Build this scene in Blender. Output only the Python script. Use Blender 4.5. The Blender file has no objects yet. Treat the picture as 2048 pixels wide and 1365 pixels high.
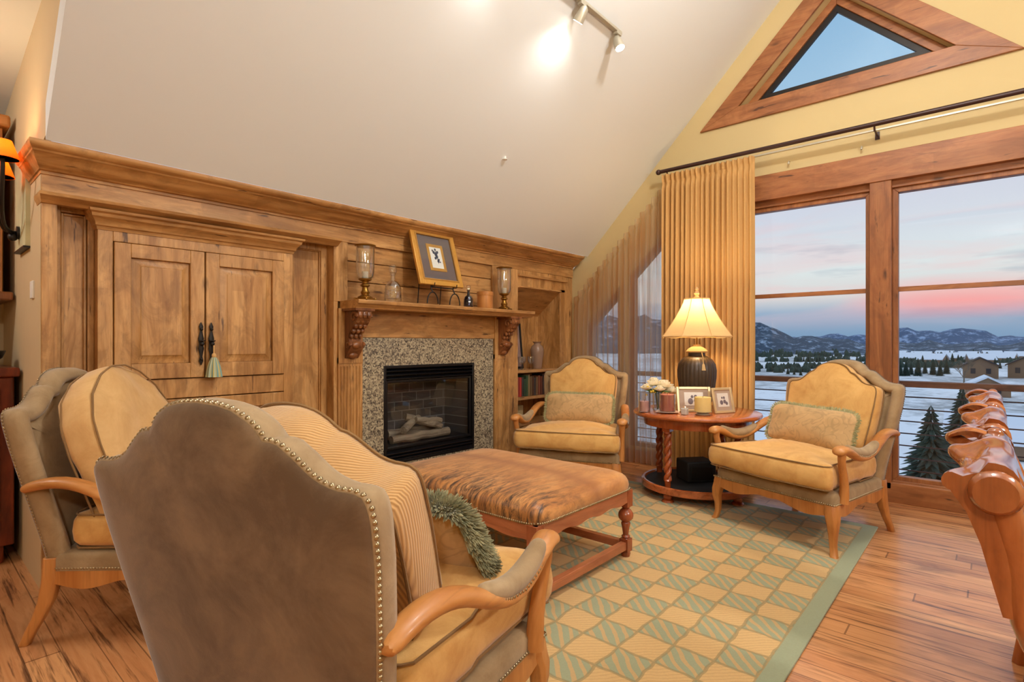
import bpy, bmesh, math, random
from mathutils import Vector, Matrix, noise
from mathutils.geometry import tessellate_polygon
PI=math.pi; S=math.sin; Co=math.cos
random.seed(7)
scn=bpy.context.scene; COL=scn.collection
# ---------------------------------------------------------------- basic helpers
def lin(c):
    return tuple(((v/255)/12.92 if v/255<=.04045 else ((v/255+.055)/1.055)**2.4) for v in c[:3])+(1,)
class MB:
    def __init__(s): s.v=[]; s.f=[]
    def add(s,vs,fs):
        n=len(s.v); s.v+= [tuple(v) for v in vs]; s.f+=[tuple(i+n for i in f) for f in fs]; return s
    def box(s,x0,x1,y0,y1,z0,z1):
        return s.add([(x,y,z) for z in(z0,z1) for y in(y0,y1) for x in(x0,x1)],[(0,2,3,1),(4,5,7,6),(0,1,5,4),(2,6,7,3),(0,4,6,2),(1,3,7,5)])
    def obox(s,c,sz,M=None):
        """box centred at c, half sizes sz, rotated by matrix M"""
        vs=[Vector((a*sz[0],b*sz[1],d*sz[2])) for d in(-1,1) for b in(-1,1) for a in(-1,1)]
        if M: vs=[M@v for v in vs]
        return s.add([Vector(c)+v for v in vs],[(0,2,3,1),(4,5,7,6),(0,1,5,4),(2,6,7,3),(0,4,6,2),(1,3,7,5)])
    def loft(s,rings,cap0=True,cap1=True,closed=True):
        n=len(rings[0]); vs=[p for r in rings for p in r]; fs=[]
        for k in range(len(rings)-1):
            for i in range(n if closed else n-1):
                j=(i+1)%n; fs.append((k*n+i,k*n+j,(k+1)*n+j,(k+1)*n+i))
        if cap0: fs.append(tuple(range(n))[::-1])
        if cap1: fs.append(tuple((len(rings)-1)*n+i for i in range(n)))
        return s.add(vs,fs)
    def lathe(s,prof,c=(0,0,0),n=32,star=None,rot=0):
        rings=[]
        for r,z in prof:
            rings.append([(c[0]+r*(star(a,z) if star else 1)*Co(a+rot),c[1]+r*(star(a,z) if star else 1)*S(a+rot),c[2]+z) for a in [2*PI*i/n for i in range(n)]])
        return s.loft(rings)
    def tube(s,pts,r,n=8,closed=False,sq=1,up=None,cap=True):
        pts=[Vector(p) for p in pts]; m=len(pts); rings=[]; prev=None
        for i,p in enumerate(pts):
            a=pts[(i-1)%m] if (i or closed) else p; b=pts[(i+1)%m] if (i<m-1 or closed) else p
            t=(b-a).normalized()
            if prev is None:
                u=Vector(up) if up else (Vector((0,0,1)) if abs(t.z)<.9 else Vector((1,0,0)))
            else: u=prev
            u=(u-t*u.dot(t)).normalized(); prev=u; w=t.cross(u)
            rr=r[i] if isinstance(r,(list,tuple)) else r
            rings.append([p+u*rr*Co(2*PI*k/n)+w*rr*sq*S(2*PI*k/n) for k in range(n)])
        if closed:
            rings.append(rings[0]); return s.loft(rings,False,False)
        return s.loft(rings,cap,cap)
    def prism(s,out,f0,f1):
        """outline extruded between two mapping functions"""
        r0=[f0(*p) for p in out]; r1=[f1(*p) for p in out]
        n=len(out); vs=r0+r1; fs=[(i,(i+1)%n,n+(i+1)%n,n+i) for i in range(n)]
        tri=tessellate_polygon([[Vector((p[0],p[1],0)) for p in out]])
        fs+=[tuple(t) for t in tri]+[tuple(n+i for i in t)[::-1] for t in tri]
        return s.add(vs,fs)
    def dome(s,c,nrm,r,n=7,h=.6):
        nrm=Vector(nrm).normalized(); u=nrm.orthogonal().normalized(); w=nrm.cross(u); c=Vector(c)
        rg=[[c+(u*Co(2*PI*i/n)+w*S(2*PI*i/n))*r*k+nrm*r*q for i in range(n)] for k,q in((1,0),(.75,h*.7),(.3,h))]
        return s.loft(rg,False,True)
    def ball(s,c,r,n=12,m=8,sc=(1,1,1)):
        rings=[]
        for k in range(1,m):
            a=PI*k/m-PI/2
            rings.append([(c[0]+r*sc[0]*Co(a)*Co(2*PI*i/n),c[1]+r*sc[1]*Co(a)*S(2*PI*i/n),c[2]+r*sc[2]*S(a)) for i in range(n)])
        return s.loft(rings)
def obj(name,mb,mat,parent=None,smooth=35,bev=0,seg=2,sub=0,**props):
    me=bpy.data.meshes.new(name); me.from_pydata([tuple(v) for v in mb.v],[],mb.f)
    bm=bmesh.new(); bm.from_mesh(me); bmesh.ops.recalc_face_normals(bm,faces=bm.faces); bm.to_mesh(me); bm.free()
    me.materials.append(mat)
    if smooth:
        me.shade_smooth(); me.set_sharp_from_angle(angle=math.radians(smooth))
    o=bpy.data.objects.new(name,me); COL.objects.link(o)
    if parent: o.parent=parent
    if bev:
        m=o.modifiers.new('b','BEVEL'); m.width=bev; m.segments=seg; m.limit_method='ANGLE'; m.angle_limit=math.radians(40)
    if sub:
        m=o.modifiers.new('s','SUBSURF'); m.levels=sub; m.render_levels=sub
    for k,v in props.items(): o[k]=v
    return o
def tag(o,label,cat,group=None,kind=None):
    o['label']=label; o['category']=cat
    if group: o['group']=group
    if kind: o['kind']=kind
    return o
def thing(name,label,cat,loc=(0,0,0),rz=0,group=None):
    o=bpy.data.objects.new(name,None); COL.objects.link(o); o.location=loc; o.rotation_euler=(0,0,rz); o.empty_display_size=.1
    return tag(o,label,cat,group)
def struct(name,mb,mat,parent=None,**k):
    o=obj(name,mb,mat,parent,**k)
    if not parent: o['kind']='structure'
    return o
def dup(root,loc,rz=None,label=None,group=None,sc=None):
    r=root.copy(); COL.objects.link(r); r.location=loc
    if rz is not None: r.rotation_euler=(0,0,rz)
    if sc: r.scale=sc
    if label: r['label']=label
    if group: r['group']=group
    for ch in list(root.children):
        c=ch.copy(); COL.objects.link(c); c.parent=r
        for g in list(ch.children):
            d=g.copy(); COL.objects.link(d); d.parent=c
    return r
# ---------------------------------------------------------------- materials
class NT:
    def __init__(s,name):
        s.m=bpy.data.materials.new(name); s.m.use_nodes=True; s.t=s.m.node_tree; s.t.nodes.clear()
        s.out=s.n('ShaderNodeOutputMaterial'); 
    def n(s,typ,**k):
        nd=s.t.nodes.new(typ)
        for a,b in k.items():
            if a in nd.inputs: s.set(nd,a,b)
            else: setattr(nd,a,b)
        return nd
    def set(s,nd,a,b):
        if isinstance(b,bpy.types.NodeSocket): s.t.links.new(b,nd.inputs[a])
        else: nd.inputs[a].default_value=b
    def L(s,a,b): s.t.links.new(a,b)
    def math(s,op,a,b=None,c=None):
        nd=s.n('ShaderNodeMath',operation=op)
        for i,v in enumerate((a,b,c)):
            if v is None: continue
            if isinstance(v,bpy.types.NodeSocket): s.L(v,nd.inputs[i])
            else: nd.inputs[i].default_value=v
        return nd.outputs[0]
    def mix(s,f,a,b,mode='MIX'):
        nd=s.n('ShaderNodeMix',data_type='RGBA',blend_type=mode)
        for i,v in ((0,f),(6,a),(7,b)):
            if isinstance(v,bpy.types.NodeSocket): s.L(v,nd.inputs[i])
            else: nd.inputs[i].default_value=v
        return nd.outputs[2]
    def coord(s,sc=(1,1,1),which='Object',rot=(0,0,0)):
        tc=s.n('ShaderNodeTexCoord'); mp=s.n('ShaderNodeMapping'); mp.inputs['Scale'].default_value=sc; mp.inputs['Rotation'].default_value=rot
        s.L(tc.outputs[which],mp.inputs['Vector']); return mp.outputs[0]
    def noise(s,vec,scale=5,detail=3,rough=.5,dist=0):
        nd=s.n('ShaderNodeTexNoise'); s.L(vec,nd.inputs['Vector'])
        nd.inputs['Scale'].default_value=scale; nd.inputs['Detail'].default_value=detail; nd.inputs['Roughness'].default_value=rough; nd.inputs['Distortion'].default_value=dist
        return nd.outputs['Fac']
    def ramp(s,fac,stops):
        nd=s.n('ShaderNodeValToRGB'); s.L(fac,nd.inputs[0]); e=nd.color_ramp.elements
        while len(e)<len(stops): e.new(.5)
        for i,(p,c) in enumerate(stops): e[i].position=p; e[i].color=c if len(c)==4 else lin(c)
        return nd.outputs[0]
    def bsdf(s,col,rough=.5,metal=0,bump=None,bstr=.2,bdist=.01,**k):
        b=s.n('ShaderNodeBsdfPrincipled'); s.set(b,'Base Color',col); s.set(b,'Roughness',rough); s.set(b,'Metallic',metal)
        for a,v in k.items(): s.set(b,a.replace('_',' '),v)
        if bump is not None:
            bp=s.n('ShaderNodeBump'); bp.inputs['Strength'].default_value=bstr; bp.inputs['Distance'].default_value=bdist
            s.L(bump,bp.inputs['Height']); s.L(bp.outputs[0],b.inputs['Normal'])
        s.L(b.outputs[0],s.out.inputs['Surface']); s.b=b; return s.m
def flat(name,c,rough=.5,metal=0,var=0.12,scale=8,**k):
    t=NT(name); co=t.coord(); n=t.noise(co,scale,3)
    a=tuple(v*(1-var) for v in lin(c)[:3])+(1,); b=tuple(min(1,v*(1+var)) for v in lin(c)[:3])+(1,)
    return t.bsdf(t.mix(n,a,b),rough,metal,**k)
def wood(name,c1,c2,c3,axis=2,rough=.45,knots=True,gs=1,streak=(70,38,16),blot=1.0,coat=0):
    t=NT(name); sc=[6.5*gs]*3; sc[axis]=.9*gs; co=t.coord(tuple(sc))
    g=t.noise(co,1.8,5,.6,1.1)
    col=t.ramp(g,[(.28,c3),(.46,c1),(.6,c2),(.8,c1)])
    if knots:   # joined boards of slightly different tone
        tc=t.n('ShaderNodeTexCoord'); sp=t.n('ShaderNodeSeparateXYZ'); t.L(tc.outputs['Object'],sp.inputs[0])
        ax=[0,1,2]; ax.remove(axis); across=t.math('ADD',sp.outputs[ax[0]],t.math('MULTIPLY',sp.outputs[ax[1]],.73)); wv=t.math('MULTIPLY',t.noise(t.coord((1,1,1)),2.,2),.05)
        cell=t.math('FLOOR',t.math('DIVIDE',t.math('ADD',across,wv),.085)); seg=t.math('FLOOR',t.math('ADD',t.math('MULTIPLY',sp.outputs[axis],1.3),t.math('MULTIPLY',cell,.37)))
        wn=t.n('ShaderNodeTexWhiteNoise',noise_dimensions='2D'); cv=t.n('ShaderNodeCombineXYZ'); t.L(cell,cv.inputs[0]); t.L(seg,cv.inputs[1]); t.L(cv.outputs[0],wn.inputs['Vector'])
        col=t.mix(t.math('MULTIPLY',wn.outputs['Value'],.38),col,lin(c3)); 
    sb=[3.2*gs]*3; sb[axis]=1.5*gs; cb=t.coord(tuple(sb)); bl=t.noise(cb,2.2,5,.66,1.6)
    blr=t.ramp(bl,[(.46,(0,0,0,1)),(.60,(1,1,1,1))])
    dk=tuple(v*.62 for v in lin(c3)[:3])+(1,)
    col=t.mix(t.math('MULTIPLY',blr,.26*blot),col,dk)
    fs=[70*gs]*3; fs[axis]=2.2*gs; cf=t.coord(tuple(fs)); fn=t.noise(cf,1.5,3,.6)
    fr=t.ramp(fn,[(.54,(0,0,0,1)),(.72,(1,1,1,1))])
    col=t.mix(t.math('MULTIPLY',fr,.28),col,lin(streak))
    if knots:
        sk=[3.4*gs]*3; sk[axis]=1.5*gs; ck=t.coord(tuple(sk)); vo=t.n('ShaderNodeTexVoronoi'); t.L(ck,vo.inputs['Vector']); vo.inputs['Scale'].default_value=1.9
        k1=t.ramp(vo.outputs['Distance'],[(.05,(1,1,1,1)),(.16,(0,0,0,1))])
        k2=t.ramp(t.noise(co,5,3,.7),[(.4,(0,0,0,1)),(.6,(1,1,1,1))])
        col=t.mix(t.math('MULTIPLY',t.math('MULTIPLY',k1,k2),.85),col,lin(streak))
        sr=[26*gs]*3; sr[axis]=3.4*gs; cr_=t.noise(t.coord(tuple(sr)),1.2,3,.6,.4); k3=t.ramp(cr_,[(.66,(0,0,0,1)),(.71,(1,1,1,1))]); col=t.mix(t.math('MULTIPLY',k3,.85),col,lin(streak))
    b=t.bsdf(col,rough,0,bump=fn,bstr=.12,bdist=.002)
    if coat: t.set(t.b,'Coat Weight',coat); t.set(t.b,'Coat Roughness',.12)
    return b
M={}
M['alder']=wood('knotty_alder',(188,138,80),(210,162,104),(146,98,50),2,blot=1.5)
M['alder_h']=wood('knotty_alder_horizontal',(184,134,78),(206,158,100),(144,98,52),0,blot=1.4)
M['alder_dk']=wood('carved_alder',(128,76,40),(150,94,52),(84,46,22),2,rough=.3)
M['fir']=wood('fir_trim',(158,98,56),(174,114,68),(124,74,38),1)
M['fir_v']=wood('fir_trim_vertical',(152,92,50),(168,108,62),(118,70,36),2)
M['honey']=wood('honey_wood',(184,122,62),(200,138,76),(160,92,38),0,knots=False,rough=.42,gs=.6,blot=.5,coat=.08)
M['honey_v']=wood('honey_wood_vertical',(184,120,60),(200,136,74),(158,90,36),2,knots=False,rough=.42,gs=.6,blot=.5,coat=.08)
M['cherry']=wood('cherry_wood',(172,94,50),(188,98,50),(120,52,22),0,knots=False,rough=.2,gs=.7,blot=.7,coat=.5)
M['cherry_v']=wood('cherry_wood_vertical',(158,74,34),(180,92,46),(110,46,20),2,knots=False,rough=.2,gs=.7,blot=.7,coat=.5)
M['pinky']=wood('ottoman_wood',(170,100,64),(194,116,74),(140,68,36),0,knots=False,rough=.3,gs=.7,blot=.6,coat=.3)
M['pinky_y']=wood('ottoman_wood_side',(176,98,60),(194,116,74),(140,68,36),1,knots=False,rough=.3,gs=.7,blot=.6,coat=.3)
M['pinky_v']=wood('ottoman_wood_leg',(150,74,40),(176,94,54),(104,46,22),2,knots=False,rough=.25,gs=.7,blot=.6,coat=.4)
M['mahog']=wood('mahogany',(120,48,24),(140,62,32),(72,26,14),2,knots=False,rough=.3,gs=.7)
M['stool']=wood('carved_glossy_wood',(150,80,38),(172,98,50),(98,46,20),2,knots=False,rough=.16,gs=.8,blot=.9,coat=.6)
M['paint']=flat('tan_paint',(206,184,134),.8,var=.02,scale=2)
M['ceil']=flat('ceiling_paint',(224,227,227),.85,var=.015,scale=1)
M['hallwall']=flat('hall_paint',(205,180,140),.8,var=.03)
M['black']=flat('black_metal',(18,18,22),.35,.3)
M['blackm']=flat('black_matte',(20,20,20),.7)
M['iron']=flat('dark_iron',(48,44,42),.45,.7)
M['brass']=flat('antique_brass',(150,112,50),.3,.9,var=.3,scale=30)
M['nail']=flat('nailhead_brass',(168,150,118),.28,.9,var=.35,scale=60)
M['rod']=flat('dark_rod',(58,34,30),.4,.2)
M['white']=flat('white_plastic',(232,228,220),.5)
M['trackm']=flat('track_metal',(196,190,172),.4,.5)
M['logs']=wood('ceramic_logs',(170,148,118),(200,180,148),(96,82,66),0,knots=False,rough=.9)
def fabric(name,c,c2,rough=.9,sheen=.3,scale=6,bsc=300,bstr=.15):
    t=NT(name); co=t.coord(); n=t.ramp(t.noise(co,scale,6,.68,.5),[(.36,(0,0,0,1)),(.64,(1,1,1,1))]); f=t.noise(co,bsc,2)
    col=t.mix(n,lin(c),lin(c2)); b=t.bsdf(col,rough,bump=f,bstr=bstr,bdist=.002)
    t.set(t.b,'Sheen Weight',sheen); t.set(t.b,'Sheen Roughness',.4); return b
M['suede']=fabric('brown_suede',(94,72,50),(126,102,76),sheen=.35,scale=5)
M['olive']=fabric('olive_suede',(142,116,82),(168,142,106),sheen=.3,scale=7)
M['gold']=fabric('golden_suede',(200,148,80),(222,176,106),sheen=.3,scale=7)
M['gold_lt']=fabric('pale_golden_suede',(204,160,102),(220,180,122),sheen=.3,scale=7)
M['pipe']=fabric('brown_piping',(128,96,58),(140,106,64),sheen=.1)
M['fringe']=fabric('sage_fringe',(158,154,108),(184,178,134),sheen=.2,scale=25)
M['fringe_dk']=fabric('green_fringe',(104,104,74),(172,166,128),sheen=.2,scale=30)
M['linen']=fabric('linen_curtain',(206,164,108),(214,174,120),sheen=.1)
def corduroy():
    t=NT('corduroy'); tc=t.n('ShaderNodeTexCoord'); sp=t.n('ShaderNodeSeparateXYZ'); t.L(tc.outputs['Object'],sp.inputs[0]); al=math.radians(24)
    f=t.math('ADD',t.math('ADD',t.math('MULTIPLY',sp.outputs[0],Co(al)),t.math('MULTIPLY',sp.outputs[2],S(al))),sp.outputs[1]); f=t.math('ADD',f,t.math('MULTIPLY',t.noise(t.coord(),3,2),.02))
    w=t.math('MULTIPLY_ADD',t.math('SINE',t.math('MULTIPLY',f,2*PI/.0085)),.5,.5)
    n=t.ramp(t.noise(t.coord(),7,4,.6),[(.3,(0,0,0,1)),(.7,(1,1,1,1))]); a=t.mix(n,lin((172,128,76)),lin((186,142,88))); b_=t.mix(n,lin((204,160,102)),lin((216,172,114)))
    col=t.mix(w,a,b_); b=t.bsdf(col,.9,bump=w,bstr=.5,bdist=.003); t.set(t.b,'Sheen Weight',.3); return b
M['cord']=corduroy()
def damask():
    t=NT('damask'); co=t.coord(); n=t.noise(co,7,2,.4,2.2); a=t.math('ABSOLUTE',t.math('SUBTRACT',n,.5)); k=t.ramp(a,[(.012,(1,1,1,1)),(.04,(0,0,0,1))]); n2=t.ramp(t.noise(co,11,2,.5,1.),[(.48,(0,0,0,1)),(.56,(1,1,1,1))])
    col=t.mix(t.math('MULTIPLY',n2,.5),lin((192,154,104)),lin((170,138,90))); col=t.mix(t.math('MULTIPLY',k,.45),col,lin((146,118,76))); b=t.bsdf(col,.7,bump=t.noise(co,300,2),bstr=.15,bdist=.002); t.set(t.b,'Sheen Weight',.3); return b
M['damask']=damask()
def granite():
    t=NT('granite'); co=t.coord(); v=t.n('ShaderNodeTexVoronoi'); t.L(co,v.inputs['Vector']); v.inputs['Scale'].default_value=95
    sep=t.n('ShaderNodeSeparateColor'); t.L(v.outputs['Color'],sep.inputs[0])
    n=t.noise(co,38,3,.7); f=t.math('ADD',t.math('MULTIPLY',sep.outputs[0],.6),t.math('MULTIPLY',n,.4))
    col=t.ramp(f,[(.18,(66,60,54)),(.34,(112,102,88)),(.5,(150,138,116)),(.68,(188,176,148)),(.8,(128,116,100))]); return t.bsdf(col,.25)
M['granite']=granite()
def cowhide():
    t=NT('cowhide'); co=t.coord(); wob=t.coord((3.0,13,3.0),rot=(0,0,.22)); n=t.noise(wob,2.2,6,.72,1.4)
    sep=t.n('ShaderNodeSeparateXYZ'); t.L(co,sep.inputs[0]); big=t.noise(co,2.3,3,.6)
    d=t.ramp(t.math('ADD',t.math('MULTIPLY',sep.outputs[0],-1.5),t.math('MULTIPLY',big,.55)),[(.15,(0,0,0,1)),(.85,(1,1,1,1))])
    base=t.ramp(t.noise(t.coord((1.4,4,2)),2.6,5,.65,.8),[(.3,(168,106,52)),(.5,(200,136,72)),(.7,(214,156,96))])
    st=t.ramp(n,[(.42,(0,0,0,1)),(.64,(1,1,1,1))]); col=t.mix(t.math('MULTIPLY',st,t.math('MULTIPLY_ADD',d,1.05,.06)),base,lin((58,38,24)))
    st2=t.ramp(t.noise(t.coord((6,60,6)),2.,3,.6),[(.5,(0,0,0,1)),(.7,(1,1,1,1))]); col=t.mix(t.math('MULTIPLY',st2,t.math('MULTIPLY_ADD',d,.4,.08)),col,lin((96,60,34)))
    sp=t.ramp(t.math('ABSOLUTE',t.math('ADD',t.math('ADD',sep.outputs[0],-.13),t.math('MULTIPLY',t.noise(co,3,2),.12))),[(.01,(1,1,1,1)),(.10,(0,0,0,1))])
    col=t.mix(t.math('MULTIPLY',sp,.6),col,lin((140,78,34)))
    b=t.bsdf(col,.42,bump=t.noise(t.coord((20,160,20)),3,2),bstr=.25,bdist=.002); t.set(t.b,'Sheen Weight',.2); return b
M['hide']=cowhide()
def floor_mat():
    t=NT('plank_floor'); tc=t.n('ShaderNodeTexCoord'); sep=t.n('ShaderNodeSeparateXYZ'); t.L(tc.outputs['Object'],sep.inputs[0])
    x,y=sep.outputs[0],sep.outputs[1]; W=.108
    row=t.math('FLOOR',t.math('DIVIDE',x,W)); wn=t.n('ShaderNodeTexWhiteNoise',noise_dimensions='1D'); t.L(row,wn.inputs['W'])
    seg=t.math('FLOOR',t.math('DIVIDE',t.math('ADD',y,t.math('MULTIPLY',wn.outputs['Value'],3.)),1.7))
    w2=t.n('ShaderNodeTexWhiteNoise',noise_dimensions='2D'); cv=t.n('ShaderNodeCombineXYZ'); t.L(row,cv.inputs[0]); t.L(seg,cv.inputs[1]); t.L(cv.outputs[0],w2.inputs['Vector'])
    cg=t.n('ShaderNodeCombineXYZ'); t.L(t.math('ADD',t.math('MULTIPLY',x,26.),t.math('MULTIPLY',w2.outputs['Value'],37.)),cg.inputs[0]); t.L(t.math('MULTIPLY',y,1.6),cg.inputs[1])
    g=t.noise(cg.outputs[0],1.3,5,.65,.8)
    col=t.ramp(g,[(.28,(120,70,38)),(.42,(184,118,66)),(.6,(212,150,94)),(.8,(190,126,74))])
    tone=t.ramp(w2.outputs['Value'],[(0,(160,104,68)),(.35,(216,158,108)),(.7,(192,130,84)),(1,(238,182,126))])
    col=t.mix(.6,col,tone)
    bl=t.ramp(t.noise(t.coord((2.2,.7,1)),2.3,4,.65,.6),[(.52,(0,0,0,1)),(.7,(1,1,1,1))]); col=t.mix(t.math('MULTIPLY',bl,.5),col,lin((86,52,34))); stq=t.ramp(t.noise(t.coord((28,1.1,1)),1.6,4,.65),[(.53,(0,0,0,1)),(.66,(1,1,1,1))]); col=t.mix(t.math('MULTIPLY',stq,.78),col,lin((70,42,30)))
    fx=t.math('FRACT',t.math('DIVIDE',x,W)); gx=t.math('LESS_THAN',t.math('MINIMUM',fx,t.math('SUBTRACT',1.,fx)),t.math('MULTIPLY_ADD',t.math('POWER',t.noise(t.coord((3,.8,1)),1.5,3),3.),.10,.010))
    fy=t.math('FRACT',t.math('DIVIDE',t.math('ADD',y,t.math('MULTIPLY',wn.outputs['Value'],3.)),1.7)); gy=t.math('LESS_THAN',fy,.004)
    gap=t.math('MAXIMUM',gx,gy); col=t.mix(t.math('MULTIPLY',gap,.6),col,lin((56,30,18)))
    hgt=t.math('SUBTRACT',t.math('MULTIPLY',g,.3),gap); rg=t.math('MULTIPLY_ADD',g,.20,.12)
    m=t.bsdf(col,rg,bump=hgt,bstr=.25,bdist=.003); return m
M['floor']=floor_mat()
def rug_mat(x0,x1,y0,y1):
    t=NT('rug_weave'); tc=t.n('ShaderNodeTexCoord'); sep=t.n('ShaderNodeSeparateXYZ'); t.L(tc.outputs['Object'],sep.inputs[0])
    wv=t.coord(); n1=t.noise(wv,9,2); n2=t.noise(t.coord((1,1,1),rot=(0,0,1)),8,2)
    x=t.math('ADD',sep.outputs[0],t.math('MULTIPLY',t.math('SUBTRACT',n1,.5),.035)); y=t.math('ADD',sep.outputs[1],t.math('MULTIPLY',t.math('SUBTRACT',n2,.5),.035)); s=.156
    a=t.math('ADD',t.math('FLOOR',t.math('DIVIDE',x,s)),t.math('FLOOR',t.math('DIVIDE',y,s))); chk=t.math('ABSOLUTE',t.math('MODULO',a,2.))
    # stripes running along one diagonal inside the green squares
    d1=t.math('SUBTRACT',x,y); d2=t.math('ADD',x,y)
    st=t.math('GREATER_THAN',t.math('FRACT',t.math('ADD',t.math('DIVIDE',d1,s/2.5),.10)),.62)
    thin=t.math('GREATER_THAN',t.math('FRACT',t.math('DIVIDE',d2,.026)),.72)
    fx=t.math('FRACT',t.math('DIVIDE',x,s)); fy=t.math('FRACT',t.math('DIVIDE',y,s))
    ed=t.math('MINIMUM',t.math('MINIMUM',fx,t.math('SUBTRACT',1.,fx)),t.math('MINIMUM',fy,t.math('SUBTRACT',1.,fy))); line=t.math('LESS_THAN',ed,.045)
    tan=t.mix(t.math('MULTIPLY',thin,.45),lin((214,174,114)),lin((186,144,88)))
    grn=t.mix(st,lin((152,158,124)),lin((196,160,106)))
    col=t.mix(chk,tan,grn); col=t.mix(t.math('MULTIPLY',line,.65),col,lin((140,122,76)))
    X,Y=sep.outputs[0],sep.outputs[1]
    bd=t.math('MINIMUM',t.math('MINIMUM',t.math('SUBTRACT',X,x0),t.math('SUBTRACT',x1,X)),t.math('MINIMUM',t.math('SUBTRACT',Y,y0),t.math('SUBTRACT',y1,Y)))
    inb=t.math('LESS_THAN',bd,.075); col=t.mix(inb,col,lin((150,158,126)))
    col=t.mix(t.math('MULTIPLY',t.noise(wv,120,2),.25),col,lin((120,110,80)))
    b=t.bsdf(col,.95,bump=t.noise(wv,220,2),bstr=.3,bdist=.004); t.set(t.b,'Sheen Weight',.2); return b
def glassy(name,tint=(255,255,255),refl=1.,dark=0,ior=1.5):
    t=NT(name); tr=t.n('ShaderNodeBsdfTransparent'); tr.inputs[0].default_value=tuple(v*(1-dark) for v in lin(tint)[:3])+(1,)
    gl=t.n('ShaderNodeBsdfGlossy'); gl.inputs['Roughness'].default_value=.02; lw=t.n('ShaderNodeLayerWeight'); lw.inputs[0].default_value=.5; fac=t.math('MINIMUM',t.math('MULTIPLY_ADD',t.math('POWER',lw.outputs['Facing'],3.5),.75*refl,.035*refl),1.)
    mx=t.n('ShaderNodeMixShader'); t.L(fac,mx.inputs[0]); t.L(tr.outputs[0],mx.inputs[1]); t.L(gl.outputs[0],mx.inputs[2]); t.L(mx.outputs[0],t.out.inputs[0]); return t.m
M['glass']=glassy('window_glass',(250,252,255),.6)
M['fglass']=glassy('fireplace_glass',(236,238,242),.9)
M['cglass']=glassy('clear_glass',(252,253,254),3.6)
M['bglass']=glassy('blue_glass',(150,166,200),3.0)
def translucent(name,c,trans,clear=0,fac=.5):
    t=NT(name); co=t.coord(); n=t.noise(co,60,2); col=t.mix(n,lin(c),tuple(v*.93 for v in lin(c)[:3])+(1,))
    d=t.n('ShaderNodeBsdfDiffuse'); t.L(col,d.inputs[0]); tl=t.n('ShaderNodeBsdfTranslucent'); t.L(col,tl.inputs[0])
    mx=t.n('ShaderNodeMixShader'); mx.inputs[0].default_value=trans; t.L(d.outputs[0],mx.inputs[1]); t.L(tl.outputs[0],mx.inputs[2]); o=mx.outputs[0]
    if clear:
        tr=t.n('ShaderNodeBsdfTransparent'); m2=t.n('ShaderNodeMixShader'); m2.inputs[0].default_value=clear; t.L(o,m2.inputs[1]); t.L(tr.outputs[0],m2.inputs[2]); o=m2.outputs[0]
    t.L(o,t.out.inputs[0]); return t.m
def sheer_mat():
    t=NT('sheer_linen'); co=t.coord((1,26,.6)); n=t.ramp(t.noise(co,1.4,3,.6),[(.38,(0,0,0,1)),(.62,(1,1,1,1))]); col=t.mix(n,lin((214,174,130)),lin((244,226,206)))  # painted stripes imitate light and dark of the folds; they drive transparency too
    d=t.n('ShaderNodeBsdfDiffuse'); t.L(col,d.inputs[0]); tl=t.n('ShaderNodeBsdfTranslucent'); t.L(col,tl.inputs[0])
    mx=t.n('ShaderNodeMixShader'); mx.inputs[0].default_value=.8; t.L(d.outputs[0],mx.inputs[1]); t.L(tl.outputs[0],mx.inputs[2]); tr=t.n('ShaderNodeBsdfTransparent')
    m2=t.n('ShaderNodeMixShader'); t.L(t.math('MULTIPLY_ADD',n,.34,.28),m2.inputs[0]); t.L(mx.outputs[0],m2.inputs[1]); t.L(tr.outputs[0],m2.inputs[2]); t.L(m2.outputs[0],t.out.inputs[0]); return t.m
M['sheer']=sheer_mat()
M['shade']=translucent('lamp_shade_silk',(214,186,140),.26)
M['curt']=translucent('curtain_linen',(208,164,106),.12)
M['sconce_sh']=translucent('amber_shade',(252,178,84),.5)
M['petal']=translucent('white_petal',(250,244,226),.3)
def emit(name,c,s):
    t=NT(name); e=t.n('ShaderNodeEmission'); e.inputs[0].default_value=lin(c); e.inputs[1].default_value=s; t.L(e.outputs[0],t.out.inputs[0]); return t.m
M['bulb']=emit('lit_bulb',(255,246,228),14)
M['bulbw']=emit('warm_bulb',(255,200,120),10)

# ---------------------------------------------------------------- camera
H=1.2; TH=math.atan(956/1088)
cam=bpy.data.cameras.new('camera'); co=bpy.data.objects.new('camera',cam); COL.objects.link(co); scn.camera=co
co.location=(0,0,H); co.rotation_euler=(PI/2,0,TH-PI/2); cam.sensor_width=36; cam.lens=36*1088/2048; cam.shift_y=5.5/2048; cam.clip_start=.05; cam.clip_end=5000

# ---------------------------------------------------------------- room shell
WX=5.0; FY=3.46; RIDGE=.85
def cz(y): return 2.14+(3.3-min(y,3.46))*1.02 if y>=RIDGE else 2.14+(3.3-RIDGE)*1.02-(RIDGE-y)*.5
m=MB().box(-2.6,5.15,-2.7,4.95,-.12,0); struct('floor',m,M['floor'],smooth=0)
# sloped main ceiling (two pitches)
m=MB(); t_=.12
pr=[(3.295,2.149),(RIDGE,cz(RIDGE)),(-2.7,cz(-2.7))]
ring=[(y,z) for y,z in pr]+[(y,z+t_+.05) for y,z in pr[::-1]]
m.prism(ring,lambda a,b:(.468,a,b),lambda a,b:(5.15,a,b)); struct('ceiling',m,M['ceil'],smooth=0)
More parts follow.
